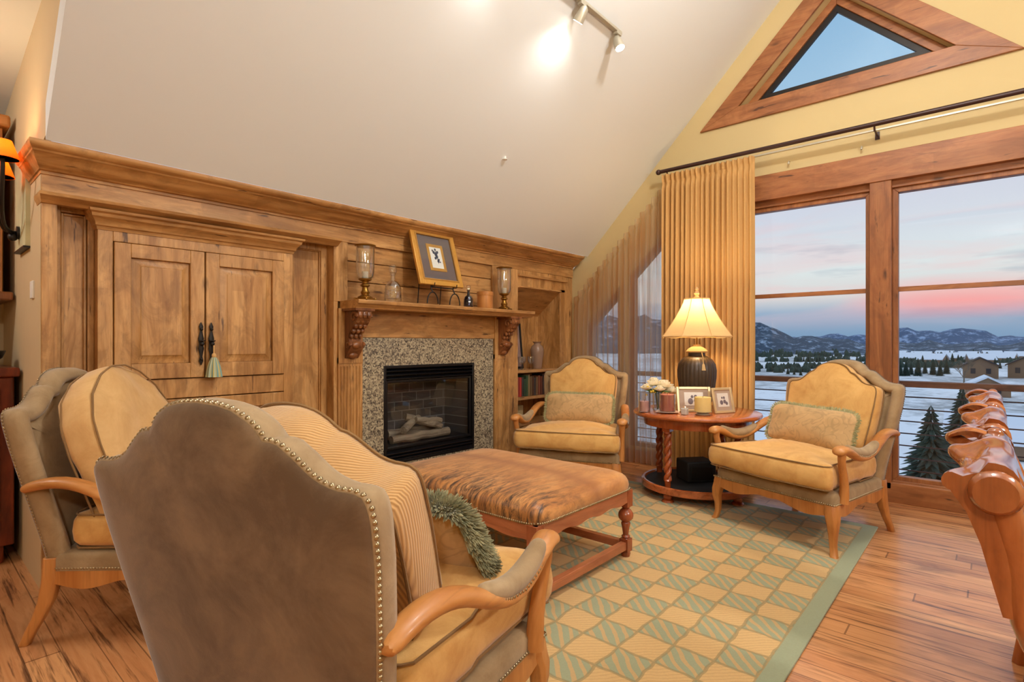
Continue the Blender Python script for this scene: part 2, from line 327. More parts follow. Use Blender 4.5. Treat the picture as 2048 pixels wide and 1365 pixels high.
# lower ceiling over the hall side
def hz(y): return 2.857-(y-3.43)*.147
m=MB(); ring=[(4.95,hz(4.95)),(-2.7,hz(3.0)),(-2.7,hz(3.0)+.1),(4.95,hz(4.95)+.1)]
ring=[(4.95,hz(4.95)),(3.0,hz(3.0)),(-2.7,hz(3.0)),(-2.7,hz(3.0)+.1),(3.0,hz(3.0)+.1),(4.95,hz(4.95)+.1)]
m.prism(ring,lambda a,b:(-2.6,a,b),lambda a,b:(.475,a,b)); struct('ceiling_hall',m,M['ceil'],smooth=0)
# wall between sloped ceiling and hall ceiling, plus return wall at the end of the panelling
m=MB(); ring=[(-2.7,hz(3)+.02),(2.6,hz(3)+.02),(RIDGE,cz(RIDGE)+.05),(-2.7,cz(-2.7)+.05)]
ring=[(2.58,hz(3)+.02),(RIDGE,cz(RIDGE)+.05),(-2.6,hz(3)+.02)]
m.prism(ring,lambda a,b:(.42,a,b),lambda a,b:(.475,a,b)); struct('wall_upper',m,M['paint'],smooth=0)
m=MB(); ring=[(3.46,0),(3.46,2.155),(3.28,2.19),(2.56,cz(2.56)+.03),(2.56,hz(3)+.06),(3.43,2.95),(4.9,2.75),(4.9,0)]
m.prism(ring,lambda a,b:(.473,a,b),lambda a,b:(.50,a,b)); struct('wall_left',m,M['hallwall'],smooth=0)
struct('wall_hall',MB().box(-2.6,.475,4.8,4.95,0,2.75),M['hallwall'],smooth=0)
struct('wall_west',MB().box(-2.75,-2.6,-2.7,4.95,0,3.0),M['paint'],smooth=0)
struct('wall_rear',MB().box(-2.75,5.15,-2.85,-2.7,0,3.1),M['paint'],smooth=0)
# window wall with its openings
def wall_holes(outer,holes,x0,x1):
    m=MB()
    for x,flip in((x0,0),(x1,1)):
        polys=[outer]+holes; vs=[p for q in polys for p in q]
        tri=tessellate_polygon([[Vector((p[0],p[1],0)) for p in q] for q in polys])
        m.add([(x,a,b) for a,b in vs],[tuple(t) if flip else tuple(t)[::-1] for t in tri])
    for q in [outer]+holes:
        n=len(q); m.add([(x0,a,b) for a,b in q]+[(x1,a,b) for a,b in q],[(i,(i+1)%n,n+(i+1)%n,n+i) for i in range(n)])
    return m
outer=[(-2.7,-.1),(3.6,-.1),(3.6,cz(3.46)-.05),(3.3,2.2),(RIDGE,cz(RIDGE)+.08),(-2.7,cz(-2.7)+.08)]
H1=[(-1.75,.1),(1.74,.1),(1.74,2.45),(-1.75,2.45)]
TRI=[(.19-.02,3.315),(1.70,3.315),(.945,4.07)]
def st(y): return 1.9-(y-2.797)*.97
H3=[(2.9,.15),(3.31,.15),(3.31,st(3.31)),(2.9,st(2.9))]
H4=[(1.98,.15),(2.8,.15),(2.8,st(2.8)),(1.98,st(1.98))]
struct('wall_window',wall_holes(outer,[H1,TRI,H3,H4],WX,WX+.16),M['paint'],smooth=0)
# main window
def ring_frame(m,poly,w,x0,x1):
    """frame of width w following a convex polygon (y,z) inwards"""
    n=len(poly); c=Vector((sum(p[0] for p in poly)/n,sum(p[1] for p in poly)/n)); P=[Vector(p) for p in poly]
    area=sum(P[i].x*P[(i+1)%n].y-P[(i+1)%n].x*P[i].y for i in range(n)); sg=1 if area>0 else -1
    inn=[]
    for i in range(n):
        e1=(P[i]-P[i-1]).normalized(); e2=(P[(i+1)%n]-P[i]).normalized(); n1=Vector((-e1.y,e1.x))*sg; n2=Vector((-e2.y,e2.x))*sg
        b=(n1+n2); b=b/(b.dot(n1)); inn.append(P[i]+b*w)
    for i in range(n):
        j=(i+1)%n; m.loft([[(x0,P[i].x,P[i].y),(x0,inn[i].x,inn[i].y),(x1,inn[i].x,inn[i].y),(x1,P[i].x,P[i].y)],[(x0,P[j].x,P[j].y),(x0,inn[j].x,inn[j].y),(x1,inn[j].x,inn[j].y),(x1,P[j].x,P[j].y)]])
    return [tuple(p) for p in inn]
def offset_out(poly,w):
    n=len(poly); P=[Vector(p) for p in poly]; area=sum(P[i].x*P[(i+1)%n].y-P[(i+1)%n].x*P[i].y for i in range(n)); sg=-1 if area>0 else 1; out=[]
    for i in range(n):
        e1=(P[i]-P[i-1]).normalized(); e2=(P[(i+1)%n]-P[i]).normalized(); n1=Vector((-e1.y,e1.x))*sg; n2=Vector((-e2.y,e2.x))*sg
        b=(n1+n2); b=b/(b.dot(n1)); out.append(tuple(P[i]+b*w))
    return out
m=MB(); ring_frame(m,H1,.06,WX+.03,WX+.15); w1=struct('window_1',m,M['fir'],bev=.004)
struct('mullion',MB().box(WX-.02,WX+.14,.56,.70,.1,2.45),M['fir_v'],w1,bev=.004)
struct('mullion',MB().box(WX-.02,WX+.14,-1.0,-.86,.1,2.45),M['fir_v'],w1,bev=.004)
for a,b in((.70,1.68),(-.86,.56),(-1.69,-1.0)):
    m=MB(); inn=ring_frame(m,[(a,.155),(b,.155),(b,2.39),(a,2.39)],.035,WX+.05,WX+.12); s=struct('sash',m,M['fir_v'],w1,bev=.003)
    m=MB().box(WX+.07,WX+.10,a+.03,b-.03,1.60,1.635); struct('muntin',m,M['fir'],s)
    struct('pane',MB().box(WX+.083,WX+.087,a+.03,b-.03,.185,2.36),M['glass'],w1,smooth=0)
# window 2 triangle
m=MB(); inn=ring_frame(m,TRI,.06,WX+.10,WX+.15); w2=struct('window_2',m,M['fir'],bev=.003)
m=MB(); inn2=ring_frame(m,inn,.04,WX+.12,WX+.15); struct('sash',m,M['iron'],w2)
m=MB().prism(inn2,lambda a,b:(WX+.13,a,b),lambda a,b:(WX+.134,a,b)); struct('pane',m,M['glass'],w2,smooth=0)
m=MB(); TO=offset_out(TRI,.14); ring_frame(m,TO,.145,WX-.025,WX+.002); struct('trim_1',m,M['fir'],bev=.003)
for nm,hh in(('window_3',H3),('window_4',H4)):
    m=MB(); inn=ring_frame(m,hh,.04,WX+.04,WX+.13); w=struct(nm,m,M['fir_v'],bev=.003)
    m=MB().prism(inn,lambda a,b:(WX+.08,a,b),lambda a,b:(WX+.084,a,b)); struct('pane',m,M['glass'],w,smooth=0)
m=MB().box(WX-.03,WX+.03,-2.0,1.80,2.44,2.66); struct('trim_2',m,M['fir'],bev=.004)
m=MB().box(WX-.02,WX+.03,-2.0,1.80,0,.15); struct('trim_3',m,M['fir'],bev=.004)
m=MB().box(WX-.02,WX+.03,1.74,1.80,.15,2.44); struct('trim_4',m,M['fir_v'],bev=.004)
m=MB().box(WX-.015,WX,1.80,3.45,0,.12); struct('baseboard_window',m,M['fir'],bev=.003)
# ---------------------------------------------------------------- panelled fireplace wall
def rpanel(m,x0,x1,z0,z1,y,bw=.035,rec=.020,proud=.002):
    """raised and fielded panel facing -Y inside an opening"""
    R=lambda i,yy:[(x0+i,yy,z0+i),(x1-i,yy,z0+i),(x1-i,yy,z1-i),(x0+i,yy,z1-i)]
    m.loft([R(0,y+.03),R(0,y+rec),R(.006,y+rec),R(.006+bw,y-proud+.004),R(.009+bw,y-proud)],False,True)
def frame_rect(m,x0,x1,z0,z1,w,y0,y1,wt=None,wb=None):
    wt=wt or w; wb=wb or w
    m.box(x0,x0+w,y0,y1,z0,z1); m.box(x1-w,x1,y0,y1,z0,z1); m.box(x0+w,x1-w,y0,y1,z1-wt,z1); m.box(x0+w,x1-w,y0,y1,z0,z0+wb)
# backing carcass
m=MB(); m.box(.477,2.06,3.60,3.72,0,2.12); m.box(2.075,2.45,3.505,3.72,0,2.12); m.box(3.40,4.0,3.50,3.72,0,2.12); m.box(2.45,3.40,3.50,3.72,1.05,2.12); m.box(2.45,3.40,3.50,3.60,0,.26)
m.box(4.73,5.0,3.50,3.72,0,2.12); m.box(4.0,4.73,3.50,3.60,1.78,2.12); m.box(2.0,5.0,3.86,3.95,0,2.15); m.box(.475,5.0,3.40,3.60,2.10,2.14);
struct('wall_fireplace',m,M['alder'],smooth=0)
# frieze and stiles
struct('trim_11',MB().box(.475,4.95,3.453,3.62,1.925,2.035),M['alder_h'],bev=.003)
m=MB()
m.box(.475,.535,3.45,3.62,0,1.925)               # left post
m.box(2.04,2.15,3.455,3.60,1.50,1.925); m.box(3.66,4.02,3.455,3.52,1.50,1.925); m.box(3.86,4.02,3.455,3.52,0,1.50); 
m.box(2.04,2.072,3.455,3.66,0,1.5); m.box(4.715,4.80,3.455,3.60,0,1.78); m.box(4.80,4.95,3.47,3.6,0,1.925); m.box(4.02,4.80,3.455,3.60,1.75,1.925)
struct('trim_5',m,M['alder'],bev=.003)
m=MB().box(4.02,4.82,3.43,3.46,1.86,1.885).box(4.04,4.72,3.44,3.46,1.752,1.765); struct('trim_6',m,M['alder_h'],bev=.003)
# horizontal boards over the mantel
m=MB()
for a,b in((1.50,1.648),(1.654,1.795),(1.801,1.925)): m.box(2.15,3.66,3.475,3.51,a,b)
struct('trim_7',m,M['alder_h'],bev=.003)
# side panels of the armoire bay
m=MB(); frame_rect(m,.535,.70,.02,1.90,.028,3.545,3.60); m.box(.572,.664,3.575,3.60,.05,1.87); frame_rect(m,.565,.67,.05,1.87,.012,3.56,3.60)
frame_rect(m,1.75,2.04,.02,1.90,.045,3.545,3.60); m.box(1.80,1.99,3.575,3.60,.05,1.86); frame_rect(m,1.79,2.0,.05,1.86,.012,3.56,3.60)
struct('trim_8',m,M['alder'],bev=.003)
# crown and bed mouldings
def moulding(prof,xl,xr,yb,ks=.4,yback=3.75):
    rings=[[(xr,yb-p,z) for p,z in prof],[(xl-p*ks,yb-p,z) for p,z in prof],[(xl-p*ks,yback,z) for p,z in prof]]
    return MB().loft(rings)
crown=[(-.02,2.025),(.012,2.025),(.014,2.038),(.03,2.042),(.036,2.05),(.05,2.056),(.08,2.075),(.105,2.10),(.12,2.104),(.125,2.112),(.14,2.116),(.152,2.124),(.158,2.136),(.158,2.148),(-.02,2.148)]
struct('trim_9',moulding(crown,.475,4.945,3.455),M['alder_h'],bev=0)
bedm=[(-.02,1.884),(.02,1.884),(.03,1.892),(.045,1.90),(.06,1.906),(.075,1.914),(.08,1.928),(-.02,1.928)]
struct('trim_10',moulding(bedm,.475,2.06,3.455,.2,3.55),M['alder_h'])
# ---------------------------------------------------------------- armoire
A=thing('armoire','knotty alder built-in armoire with raised panel doors and iron pulls','cabinet',(0,0,0))
m=MB(); m.box(.70,.767,3.475,3.60,0,1.80); m.box(1.69,1.752,3.475,3.60,0,1.80); m.box(.767,1.69,3.475,3.60,1.742,1.80); m.box(.767,1.69,3.475,3.60,.89,1.0); m.box(.767,1.69,3.475,3.60,0,.12); m.box(.767,1.69,3.56,3.60,0,1.8)
obj('body',m,M['alder'],A,bev=.003)
cor=[(-.02,1.795),(.005,1.795),(.01,1.81),(.02,1.816),(.024,1.83),(.04,1.845),(.055,1.855),(.06,1.87),(.075,1.878),(.078,1.89),(-.02,1.89)]
rings=[[(1.752+p*.6,3.60,z) for p,z in cor],[(1.752+p*.6,3.475-p,z) for p,z in cor],[(.70-p*.6,3.475-p,z) for p,z in cor],[(.70-p*.6,3.60,z) for p,z in cor]]
obj('cornice',MB().loft(rings),M['alder_h'],A)
for i,(x0,x1,z0,z1) in enumerate(((.770,1.208,1.005,1.738),(1.216,1.686,1.005,1.738),(.770,1.208,.125,.885),(1.216,1.686,.125,.885))):
    m=MB(); frame_rect(m,x0,x1,z0,z1,.075,3.462,3.49,.075,.085); rpanel(m,x0+.075,x1-.075,z0+.085,z1-.075,3.462,.036)
    d=obj('door',m,M['alder'],A,bev=.003)
    if i<2:
        hx=1.185 if i==0 else 1.24; zc=1.20
        h=MB()
        for sg in(1,-1):
            h.tube([(hx,3.452,zc),(hx,3.452,zc+sg*.03),(hx,3.452,zc+sg*.055),(hx,3.452,zc+sg*.075),(hx,3.452,zc+sg*.10),(hx,3.452,zc+sg*.125)],[.012,.016,.010,.007,.012,.002],8,sq=.4,up=(1,0,0))
        h.ball((hx,3.436,zc),.013); h.ball((hx,3.444,zc+.085),.009); h.ball((hx,3.444,zc-.09),.008); h.lathe([(.005,0),(.006,.012),(.02,.02),(.02,.024)],(hx,3.44,zc-.004),10)
        obj('pull',h,M['iron'],d)
t=thing('tassel','pale blue and yellow tassel hanging from the armoire pull','tassel',(1.245,3.425,1.005))
m=MB().tube([(0,.0,.185),(0,0,.12)],.004,8).ball((0,0,.125),.013,10,8,(1,1,1.2)); obj('cord',m,M['gold_lt'],t)
def skirt(a,z): return 1+.10*S(a*9)
m=MB().lathe([(.012,.115),(.02,.10),(.03,.07),(.038,.03),(.042,0),(.03,.001)],n=54,star=skirt)
tm=NT('tassel_threads'); cc=tm.n('ShaderNodeTexCoord'); sp=tm.n('ShaderNodeSeparateXYZ'); tm.L(cc.outputs['Object'],sp.inputs[0]); ang=tm.math('ARCTAN2',sp.outputs[1],sp.outputs[0])
M['tassel']=tm.bsdf(tm.ramp(tm.math('FRACT',tm.math('MULTIPLY',ang,1.3)),[(.2,(120,160,160)),(.45,(210,190,110)),(.75,(150,180,176)),(.95,(196,170,90))]),.8)
obj('skirt',m,M['tassel'],t)
# ---------------------------------------------------------------- fireplace
Fp=thing('fireplace','black gas fireplace with glass front in speckled granite surround','fireplace')
m=MB(); m.box(2.263,2.446,3.44,3.50,0,1.244); m.box(3.405,3.651,3.44,3.50,0,1.244); m.box(2.446,3.405,3.44,3.50,1.033,1.244); m.box(2.446,3.405,3.44,3.50,0,.272)
obj('granite_surround',m,M['granite'],Fp,bev=0,smooth=0)
m=MB(); frame_rect(m,2.447,3.404,.273,1.032,.022,3.435,3.52)
fr_=obj('metal_frame',m,M['black'],Fp,bev=.003)
for z in(.935,.965,.995):
    obj('louver',MB().obox((2.925,3.455,z),(.455,.02,.004),Matrix.Rotation(.45,3,'X')),M['black'],Fp,bev=.001)
for z in(.31,.335,.36): obj('louver',MB().obox((2.925,3.455,z),(.455,.02,.004),Matrix.Rotation(.45,3,'X')),M['black'],Fp,bev=.001)
m=MB(); frame_rect(m,2.47,3.38,.385,.918,.02,3.448,3.475); obj('glass_frame',m,M['black'],Fp,bev=.003)
obj('glass_front',MB().box(2.49,3.36,3.46,3.464,.405,.898),M['fglass'],Fp,smooth=0)
def brick():
    t=NT('firebrick'); b=t.n('ShaderNodeTexBrick'); t.L(t.coord((1,1,1),rot=(PI/2,0,0)),b.inputs['Vector']); b.inputs['Color1'].default_value=lin((112,106,98)); b.inputs['Color2'].default_value=lin((88,84,78)); b.inputs['Mortar'].default_value=lin((160,154,144)); b.inputs['Scale'].default_value=3.2; b.inputs['Mortar Size'].default_value=.012
    return t.bsdf(b.outputs[0],.9)
M['brick']=brick()
m=MB(); m.box(2.47,3.38,3.80,3.85,.3,1.03); m.box(2.45,2.47,3.50,3.85,.3,1.03); m.box(3.38,3.40,3.50,3.85,.3,1.03); obj('firebrick_lining',m,M['brick'],Fp,smooth=0)
obj('firebox_floor',MB().box(2.45,3.40,3.50,3.85,.27,.40),M['blackm'],Fp,smooth=0); obj('firebox_lintel',MB().box(2.45,3.40,3.50,3.85,.96,1.03),M['blackm'],Fp,smooth=0)
random.seed(3)
for a,b,c,d,e,f,r in((2.62,3.58,.43,3.2,3.56,.44,.035),(2.66,3.70,.45,3.22,3.70,.46,.04),(2.72,3.56,.50,3.0,3.72,.56,.03),(3.12,3.55,.49,2.86,3.70,.58,.028),(2.9,3.62,.57,3.15,3.60,.53,.024)):
    p=[Vector((a,b,c)).lerp(Vector((d,e,f)),k/6)+Vector((random.uniform(-.006,.006),0,random.uniform(-.008,.008))) for k in range(7)]
    obj('ceramic_log',MB().tube(p,[r*random.uniform(.85,1.1) for _ in range(7)],10),M['logs'],Fp)
# mantel
Mt=thing('mantelpiece','carved alder mantelpiece with long shelf over the granite fireplace','mantel')
pf=[(0,1.445),(.20,1.445),(.205,1.455),(.215,1.46),(.222,1.472),(.235,1.478),(.238,1.50),(.232,1.505),(0,1.505)]
rings=[[(xx+sg*p*k,FY-p,z) for p,z in pf] for xx,sg,k in((2.075,0,0),(3.995,0,0))]
rings=[[(2.06,FY,z) for p,z in pf]]+[[(2.09,FY-p,z) for p,z in pf],[(4.0,FY-p,z) for p,z in pf]]
obj('shelf',MB().loft([[(2.09,FY-p,z) for p,z in pf],[(4.0,FY-p,z) for p,z in pf]]),M['alder_h'],Mt,bev=.002)
obj('frieze_panel',MB().box(2.24,3.68,3.442,3.50,1.246,1.445),M['alder_h'],Mt,bev=.003)
for x0 in(2.065,3.668):
    x1=x0+.195; m=MB(); m.box(x0,x1,3.437,3.50,0,1.10); m.box(x0-.01,x1+.01,3.425,3.50,0,.12); m.box(x0,x1,3.432,3.50,1.06,1.45)
    for k in range(7):
        xc=x0+.022+k*.0252; m.tube([(xc,3.437,.15),(xc,3.437,1.04)],.0075,6)
    obj('fluted_pilaster',m,M['alder'],Mt)
def corbel(x0):
    m=MB(); w=.13; pts=[]
    # side profile of the scroll bracket: (projection, z)
    pr=[(0,1.445),(.165,1.445),(.175,1.42),(.17,1.39),(.155,1.36),(.125,1.33),(.09,1.305),(.06,1.275),(.05,1.24),(.06,1.215),(.075,1.195),(.072,1.17),(.05,1.145),(.03,1.12),(.012,1.10),(0,1.095)]
    m.prism(pr,lambda a,b:(x0+.012,3.435-a,b),lambda a,b:(x0+w-.012,3.435-a,b))
    for xx in(x0+.008,x0+w-.008):    # rolled volutes on each flank
        for cy,czz,r in((.125,1.385,.042),(.055,1.185,.026)):
            p=[(xx,3.435-cy-Co(a*.5)*r*(1-a/16.),czz+S(a*.5)*r*(1-a/16.)) for a in range(0,15)]; m.tube(p,.010,6)
    random.seed(int(x0*10))
    for k in range(7):               # acanthus lobes
        zz=1.40-k*.036; pj=.172-.003*k if zz>1.37 else max(.05,.17-(1.40-zz)*.72)
        for s in(-1,0,1): m.ball((x0+w/2+s*.036,3.435-pj+.004,zz),.021-.0012*k,8,6,(1,.8,1.2))
    m.ball((x0+w/2,3.435-.07,1.19),.028,10,8,(1.6,.9,1)); m.ball((x0+w/2,3.415,1.12),.03,10,8,(1.3,.9,1))
    m.box(x0-.012,x0+w+.012,3.255,3.437,1.43,1.447)
    return m
for x0 in(2.10,3.70): obj('corbel',corbel(x0),M['alder_dk'],Mt)
# ---------------------------------------------------------------- bookcase niche
B=thing('bookcase','built-in alder bookcase niche with shelves beside the fireplace','bookcase')
m=MB(); m.box(4.0,4.02,3.46,3.80,0,1.78); m.box(4.71,4.73,3.46,3.80,0,1.78); m.box(4.0,4.73,3.76,3.80,0,1.78); obj('body',m,M['alder'],B,smooth=0)
m=MB().prism([(3.46,1.75),(3.76,1.50),(3.76,1.80),(3.46,1.80)],lambda a,b:(4.02,a,b),lambda a,b:(4.71,a,b)); obj('soffit',m,M['alder_h'],B,smooth=0)
for z in(.937,.669,.41,.12): obj('shelf',MB().box(4.021,4.709,3.475,3.76,z-.028,z),M['alder_h'],B,bev=.002)
obj('plinth',MB().box(4.021,4.709,3.49,3.76,0,.09),M['alder_h'],B)
bc=[(150,58,44),(176,52,40),(60,56,50),(52,74,52),(70,92,60),(150,130,90),(110,84,52),(92,60,40),(70,60,58),(120,90,60),(128,70,46),(96,50,34),(60,44,40),(150,110,70)]
names=['brick red','bright red','charcoal','dark green','mid green','cream','tan','dark brown','grey','light brown','rust','maroon','near black','ochre']
x=4.085; random.seed(11)
for i,c in enumerate(bc):
    w=random.uniform(.026,.04); h=random.uniform(.17,.215); d=random.uniform(.12,.15); mt=flat('book_cloth_'+names[i].replace(' ','_'),c,.7)
    y0=3.52; b=thing('book',f'{names[i]} spined book upright in the row on the shelf below the vase','book',(x+w/2,y0,.67),0,'books on the bookcase shelf')
    obj('cover',MB().box(-w/2,w/2,0,.004,0,h).box(-w/2,-w/2+.003,0,d,0,h).box(w/2-.003,w/2,0,d,0,h),mt,b,bev=.001)
    obj('pages',MB().box(-w/2+.003,w/2-.003,.004,d-.005,.004,h-.005),M['white'],b,smooth=0); x+=w+.0025
    if x>4.62: break
t=tag(obj('vase',MB().lathe([(.045,0),(.05,.01),(.058,.08),(.07,.16),(.072,.20),(.06,.235),(.036,.255),(.034,.265),(.05,.285),(.046,.285),(.03,.262)],n=28),flat('taupe_ceramic',(150,120,100),.25)),'tall taupe glazed ceramic vase on the upper bookcase shelf','vase'); t.location=(4.50,3.60,.938)
gp=[(.028,0),(.028,.003),(.005,.008),(.004,.05),(.02,.062),(.032,.085),(.034,.11),(.031,.13),(.029,.13),(.031,.108),(.02,.066)]
pos=[((4.20,3.57),'leftmost'),((4.285,3.62),'middle'),((4.37,3.58),'rightmost')]
for (px,py),nm in pos:
    o=tag(obj('wine_glass',MB().lathe(gp,n=20),M['cglass']),f'{nm} of three clear stemmed glasses beside the taupe vase','glass','stemmed glasses on the bookcase'); o.location=(px,py,.938)
t=thing('picture_frame','dark framed picture leaning at the back of the bookcase niche','picture frame',(4.25,3.70,.938))
Mx=Matrix.Rotation(-.1,3,'X'); m=MB()
for c,s in(((-.13,0,.24),(.012,.008,.24)),((.13,0,.24),(.012,.008,.24)),((0,0,.468),(.142,.008,.012)),((0,0,.012),(.142,.008,.012))): m.obox(Mx@Vector(c),s,Mx)
obj('frame',m,M['blackm'],t); obj('picture',MB().obox(Mx@Vector((0,.003,.24)),(.125,.003,.225),Mx),flat('muted_print',(150,126,122),.5,var=.4,scale=9),t,smooth=0)
t=tag(obj('box',MB().box(-.06,.06,-.03,.03,0,.16),flat('cream_card',(196,176,130),.7),bev=.003),'cream upright box on the lower bookcase shelf behind the armchair arm','box'); t.location=(4.20,3.62,.411)
# ---------------------------------------------------------------- mantel ornaments
MZ=1.506
def hurricane(x,y,label):
    t=thing('candle_holder',label,'candle holder',(x,y,MZ),.3,'hurricane candle holders on the mantel')
    m=MB().box(-.055,.055,-.055,.055,.0,.014)
    for a in(-1,1):
        for b in(-1,1): m.ball((a*.048,b*.048,.006),.011)
    m.lathe([(.05,.014),(.052,.022),(.036,.03),(.026,.04),(.032,.055),(.022,.07),(.02,.09),(.034,.10),(.03,.108),(.02,.118),(.022,.128),(.044,.14),(.046,.148),(.02,.15)],n=24)
    obj('brass_base',m,M['brass'],t,bev=.001)
    obj('glass_shade',MB().lathe([(.042,.148),(.055,.162),(.062,.19),(.064,.28),(.063,.375),(.060,.375),(.061,.28),(.059,.19),(.052,.165),(.04,.152)],n=32),M['cglass'],t)
    obj('rim',MB().lathe([(.061,.372),(.072,.378),(.074,.384),(.062,.388),(.058,.38)],n=28),M['brass'],t)
    obj('candle',MB().lathe([(.022,.15),(.022,.20),(.004,.201)],n=16),M['petal'],t); return t
hurricane(2.185,3.29,'brass and glass hurricane holder at left end of mantel')
hurricane(3.66,3.31,'brass and glass hurricane holder at right end of mantel, beside round wooden box')
def decanter(x,y,sc,mat,label):
    t=thing('decanter',label,'decanter',(x,y,MZ),0); s=sc
    def fl(a,z): return 1+(.05*abs(S(a*6)) if z<.13*s else 0)
    obj('glass_body',MB().lathe([(r*s,z*s) for r,z in((.056,0),(.062,.01),(.06,.10),(.05,.135),(.02,.16),(.016,.20),(.024,.212),(.02,.216),(.012,.20),(.015,.16),(.045,.13),(.054,.10),(.055,.025),(.01,.02))],n=48,star=fl),mat,t)
    obj('stopper',MB().lathe([(r*s,z*s) for r,z in((.011,.20),(.012,.218),(.028,.222),(.03,.25),(.026,.278),(.012,.284))],n=16),M['cglass'],t); return t
decanter(2.42,3.29,.97,M['cglass'],'clear cut glass decanter with flat stopper on mantel beside left candle holder')
decanter(3.20,3.30,.66,M['bglass'],'small dark blue glass bottle with stopper on mantel')
t=thing('wooden_box','round honey coloured wooden box with lid on the mantel','box',(3.41,3.31,MZ))
obj('body',MB().lathe([(.066,0),(.068,.006),(.068,.115),(.06,.118)],n=32),M['honey_v'],t); obj('lid',MB().lathe([(.071,.112),(.072,.116),(.072,.145),(.06,.15)],n=32),M['honey'],t)
# framed picture on easel
t=thing('framed_picture','gilt framed botanical print with grey mat leaning back on the mantel','picture',(2.86,3.245,1.655))
RX=Matrix.Rotation(-.30,3,'X')
def fb(m,x0,x1,z0,z1,y0,y1): m.obox(RX@Vector(((x0+x1)/2,(y0+y1)/2,(z0+z1)/2)),((x1-x0)/2,(y1-y0)/2,(z1-z0)/2),RX)
W_,H_=.225,.475
def rf(m,x0,x1,z0,z1,w,y0,y1): fb(m,x0,x0+w,z0,z1,y0,y1); fb(m,x1-w,x1,z0,z1,y0,y1); fb(m,x0+w,x1-w,z1-w,z1,y0,y1); fb(m,x0+w,x1-w,z0,z0+w,y0,y1)
m=MB(); rf(m,-W_,W_,0,H_,.045,-.012,.012); gm=flat('gilt_frame',(206,154,72),.35,.35,var=.2,scale=20); obj('frame',m,gm,t,bev=.004)
m=MB(); rf(m,-W_+.04,W_-.04,.04,H_-.04,.012,-.016,.004); obj('inner_moulding',m,flat('inner_gilt',(176,128,58),.4,.2,var=.2,scale=30),t,bev=.002)
m=MB(); fb(m,-W_+.04,W_-.04,.04,H_-.04,0,.006); obj('mat_board',m,flat('grey_mat',(112,98,92),.8,var=.05),t,smooth=0)
m=MB(); rf(m,-.085,.085,.125,.355,.026,-.004,.001); obj('fillet',m,gm,t,bev=.002)
m=MB(); fb(m,-.062,.062,.148,.332,-.002,.001); obj('print',m,flat('print_paper',(244,240,226),.7,var=.02),t,smooth=0)
m=MB()
for a,b,r in((0,.27,.016),(-.02,.285,.012),(.018,.29,.011),(.005,.25,.014),(-.012,.235,.01),(.02,.225,.009),(.03,.205,.006),(.0,.31,.009),(-.03,.30,.007),(.012,.21,.011)):
    m.loft([[RX@Vector((a+r*Co(q*PI/4),-.003-k*.001,b+r*1.2*S(q*PI/4))) for q in range(8)] for k in(0,1)])
m.tube([RX@Vector(p) for p in((0,-.003,.30),(.004,-.003,.25),(.012,-.003,.19))],.002,6); obj('botanical_motif',m,flat('ink_blue',(52,62,84),.7),t)
obj('picture_glass',MB().loft([[RX@Vector(p) for p in((-W_+.045,y,.045),(W_-.045,y,.045),(W_-.045,y,H_-.045),(-W_+.045,y,H_-.045))] for y in(-.0075,-.0065)]),M['glass'],t,smooth=0)
e=thing('easel','black iron scroll easel holding the gilt picture on the mantel','easel',(2.86,3.25,MZ))
for sx in(-.11,.12):
    p=[(sx+.055*Co(a),-.02,.0+.09*S(a)+.004) for a in [PI*k/12 for k in range(13)]]; m=MB().tube(p,.005,8)
    m.tube([(sx,-.02,.094),(sx,-.0,.125),(sx,.0,.143)],.005,8); m.tube([(sx,0,.143),(sx,-.04,.14),(sx,-.045,.165)],.004,8); m.tube([(sx,0,.143),(sx,.12,.45)],.004,8); m.tube([(sx,.12,.40),(sx,.165,.0)],.004,8)
    obj('scroll_leg',m,M['iron'],e)
obj('crossbar',MB().tube([(-.11,0,.135),(.12,0,.135)],.005,8).tube([(-.11,.09,.38),(.12,.09,.38)],.004,8),M['iron'],e)
exec_after=[]
# ---------------------------------------------------------------- soft goods
def sup(w,d,n=64,p=4):
    out=[]
    for i in range(n):
        a=2*PI*i/n; c,s=Co(a),S(a); out.append((w*math.copysign(abs(c)**(2/p),c),d*math.copysign(abs(s)**(2/p),s)))
    return out
def resample(pts,n):
    P=[Vector(p) for p in pts]; P.append(P[0]); L=[0]
    for i in range(1,len(P)): L.append(L[-1]+(P[i]-P[i-1]).length)
    out=[]; j=0
    for k in range(n):
        d=L[-1]*k/n
        while L[j+1]<d: j+=1
        f=(d-L[j])/max(1e-9,L[j+1]-L[j]); out.append(tuple(P[j].lerp(P[j+1],f)))
    return out
def puffy(out,e,crown,F,wob=.006,seed=0,bulge=.02,p=2.6):
    """soft cushion: outline (a,b), half edge height e, crown height; F maps (a,b,h) into space"""
    n=len(out); cx=sum(q[0] for q in out)/n; cy=sum(q[1] for q in out)/n; m=MB(); rings=[]
    def ring(s,h,top):
        r=[]
        for a,b in out:
            A=cx+(a-cx)*s; B=cy+(b-cy)*s
            w=wob*noise.noise(Vector((A*5+seed,B*5,h*4+seed*3)))*2
            r.append(F(A,B,h+w if abs(h)>e*.9 else h))
        return r
    ss=[1,.97,.93,.86,.76,.62,.45,.25,.08]
    for s in ss[::-1]: rings.append(ring(s*.985,-(e+crown*(1-s**p)),0))
    for k in(-.6,0,.6): rings.append(ring(1+bulge*(1-k*k),e*k,0))
    for s in ss: rings.append(ring(s*.985,e+crown*(1-s**p),1))
    m.loft(rings)
    pip=[]
    for sg in(-1,1): pip.append([F(cx+(a-cx)*.995,cy+(b-cy)*.995,sg*e) for a,b in out])
    return m,pip
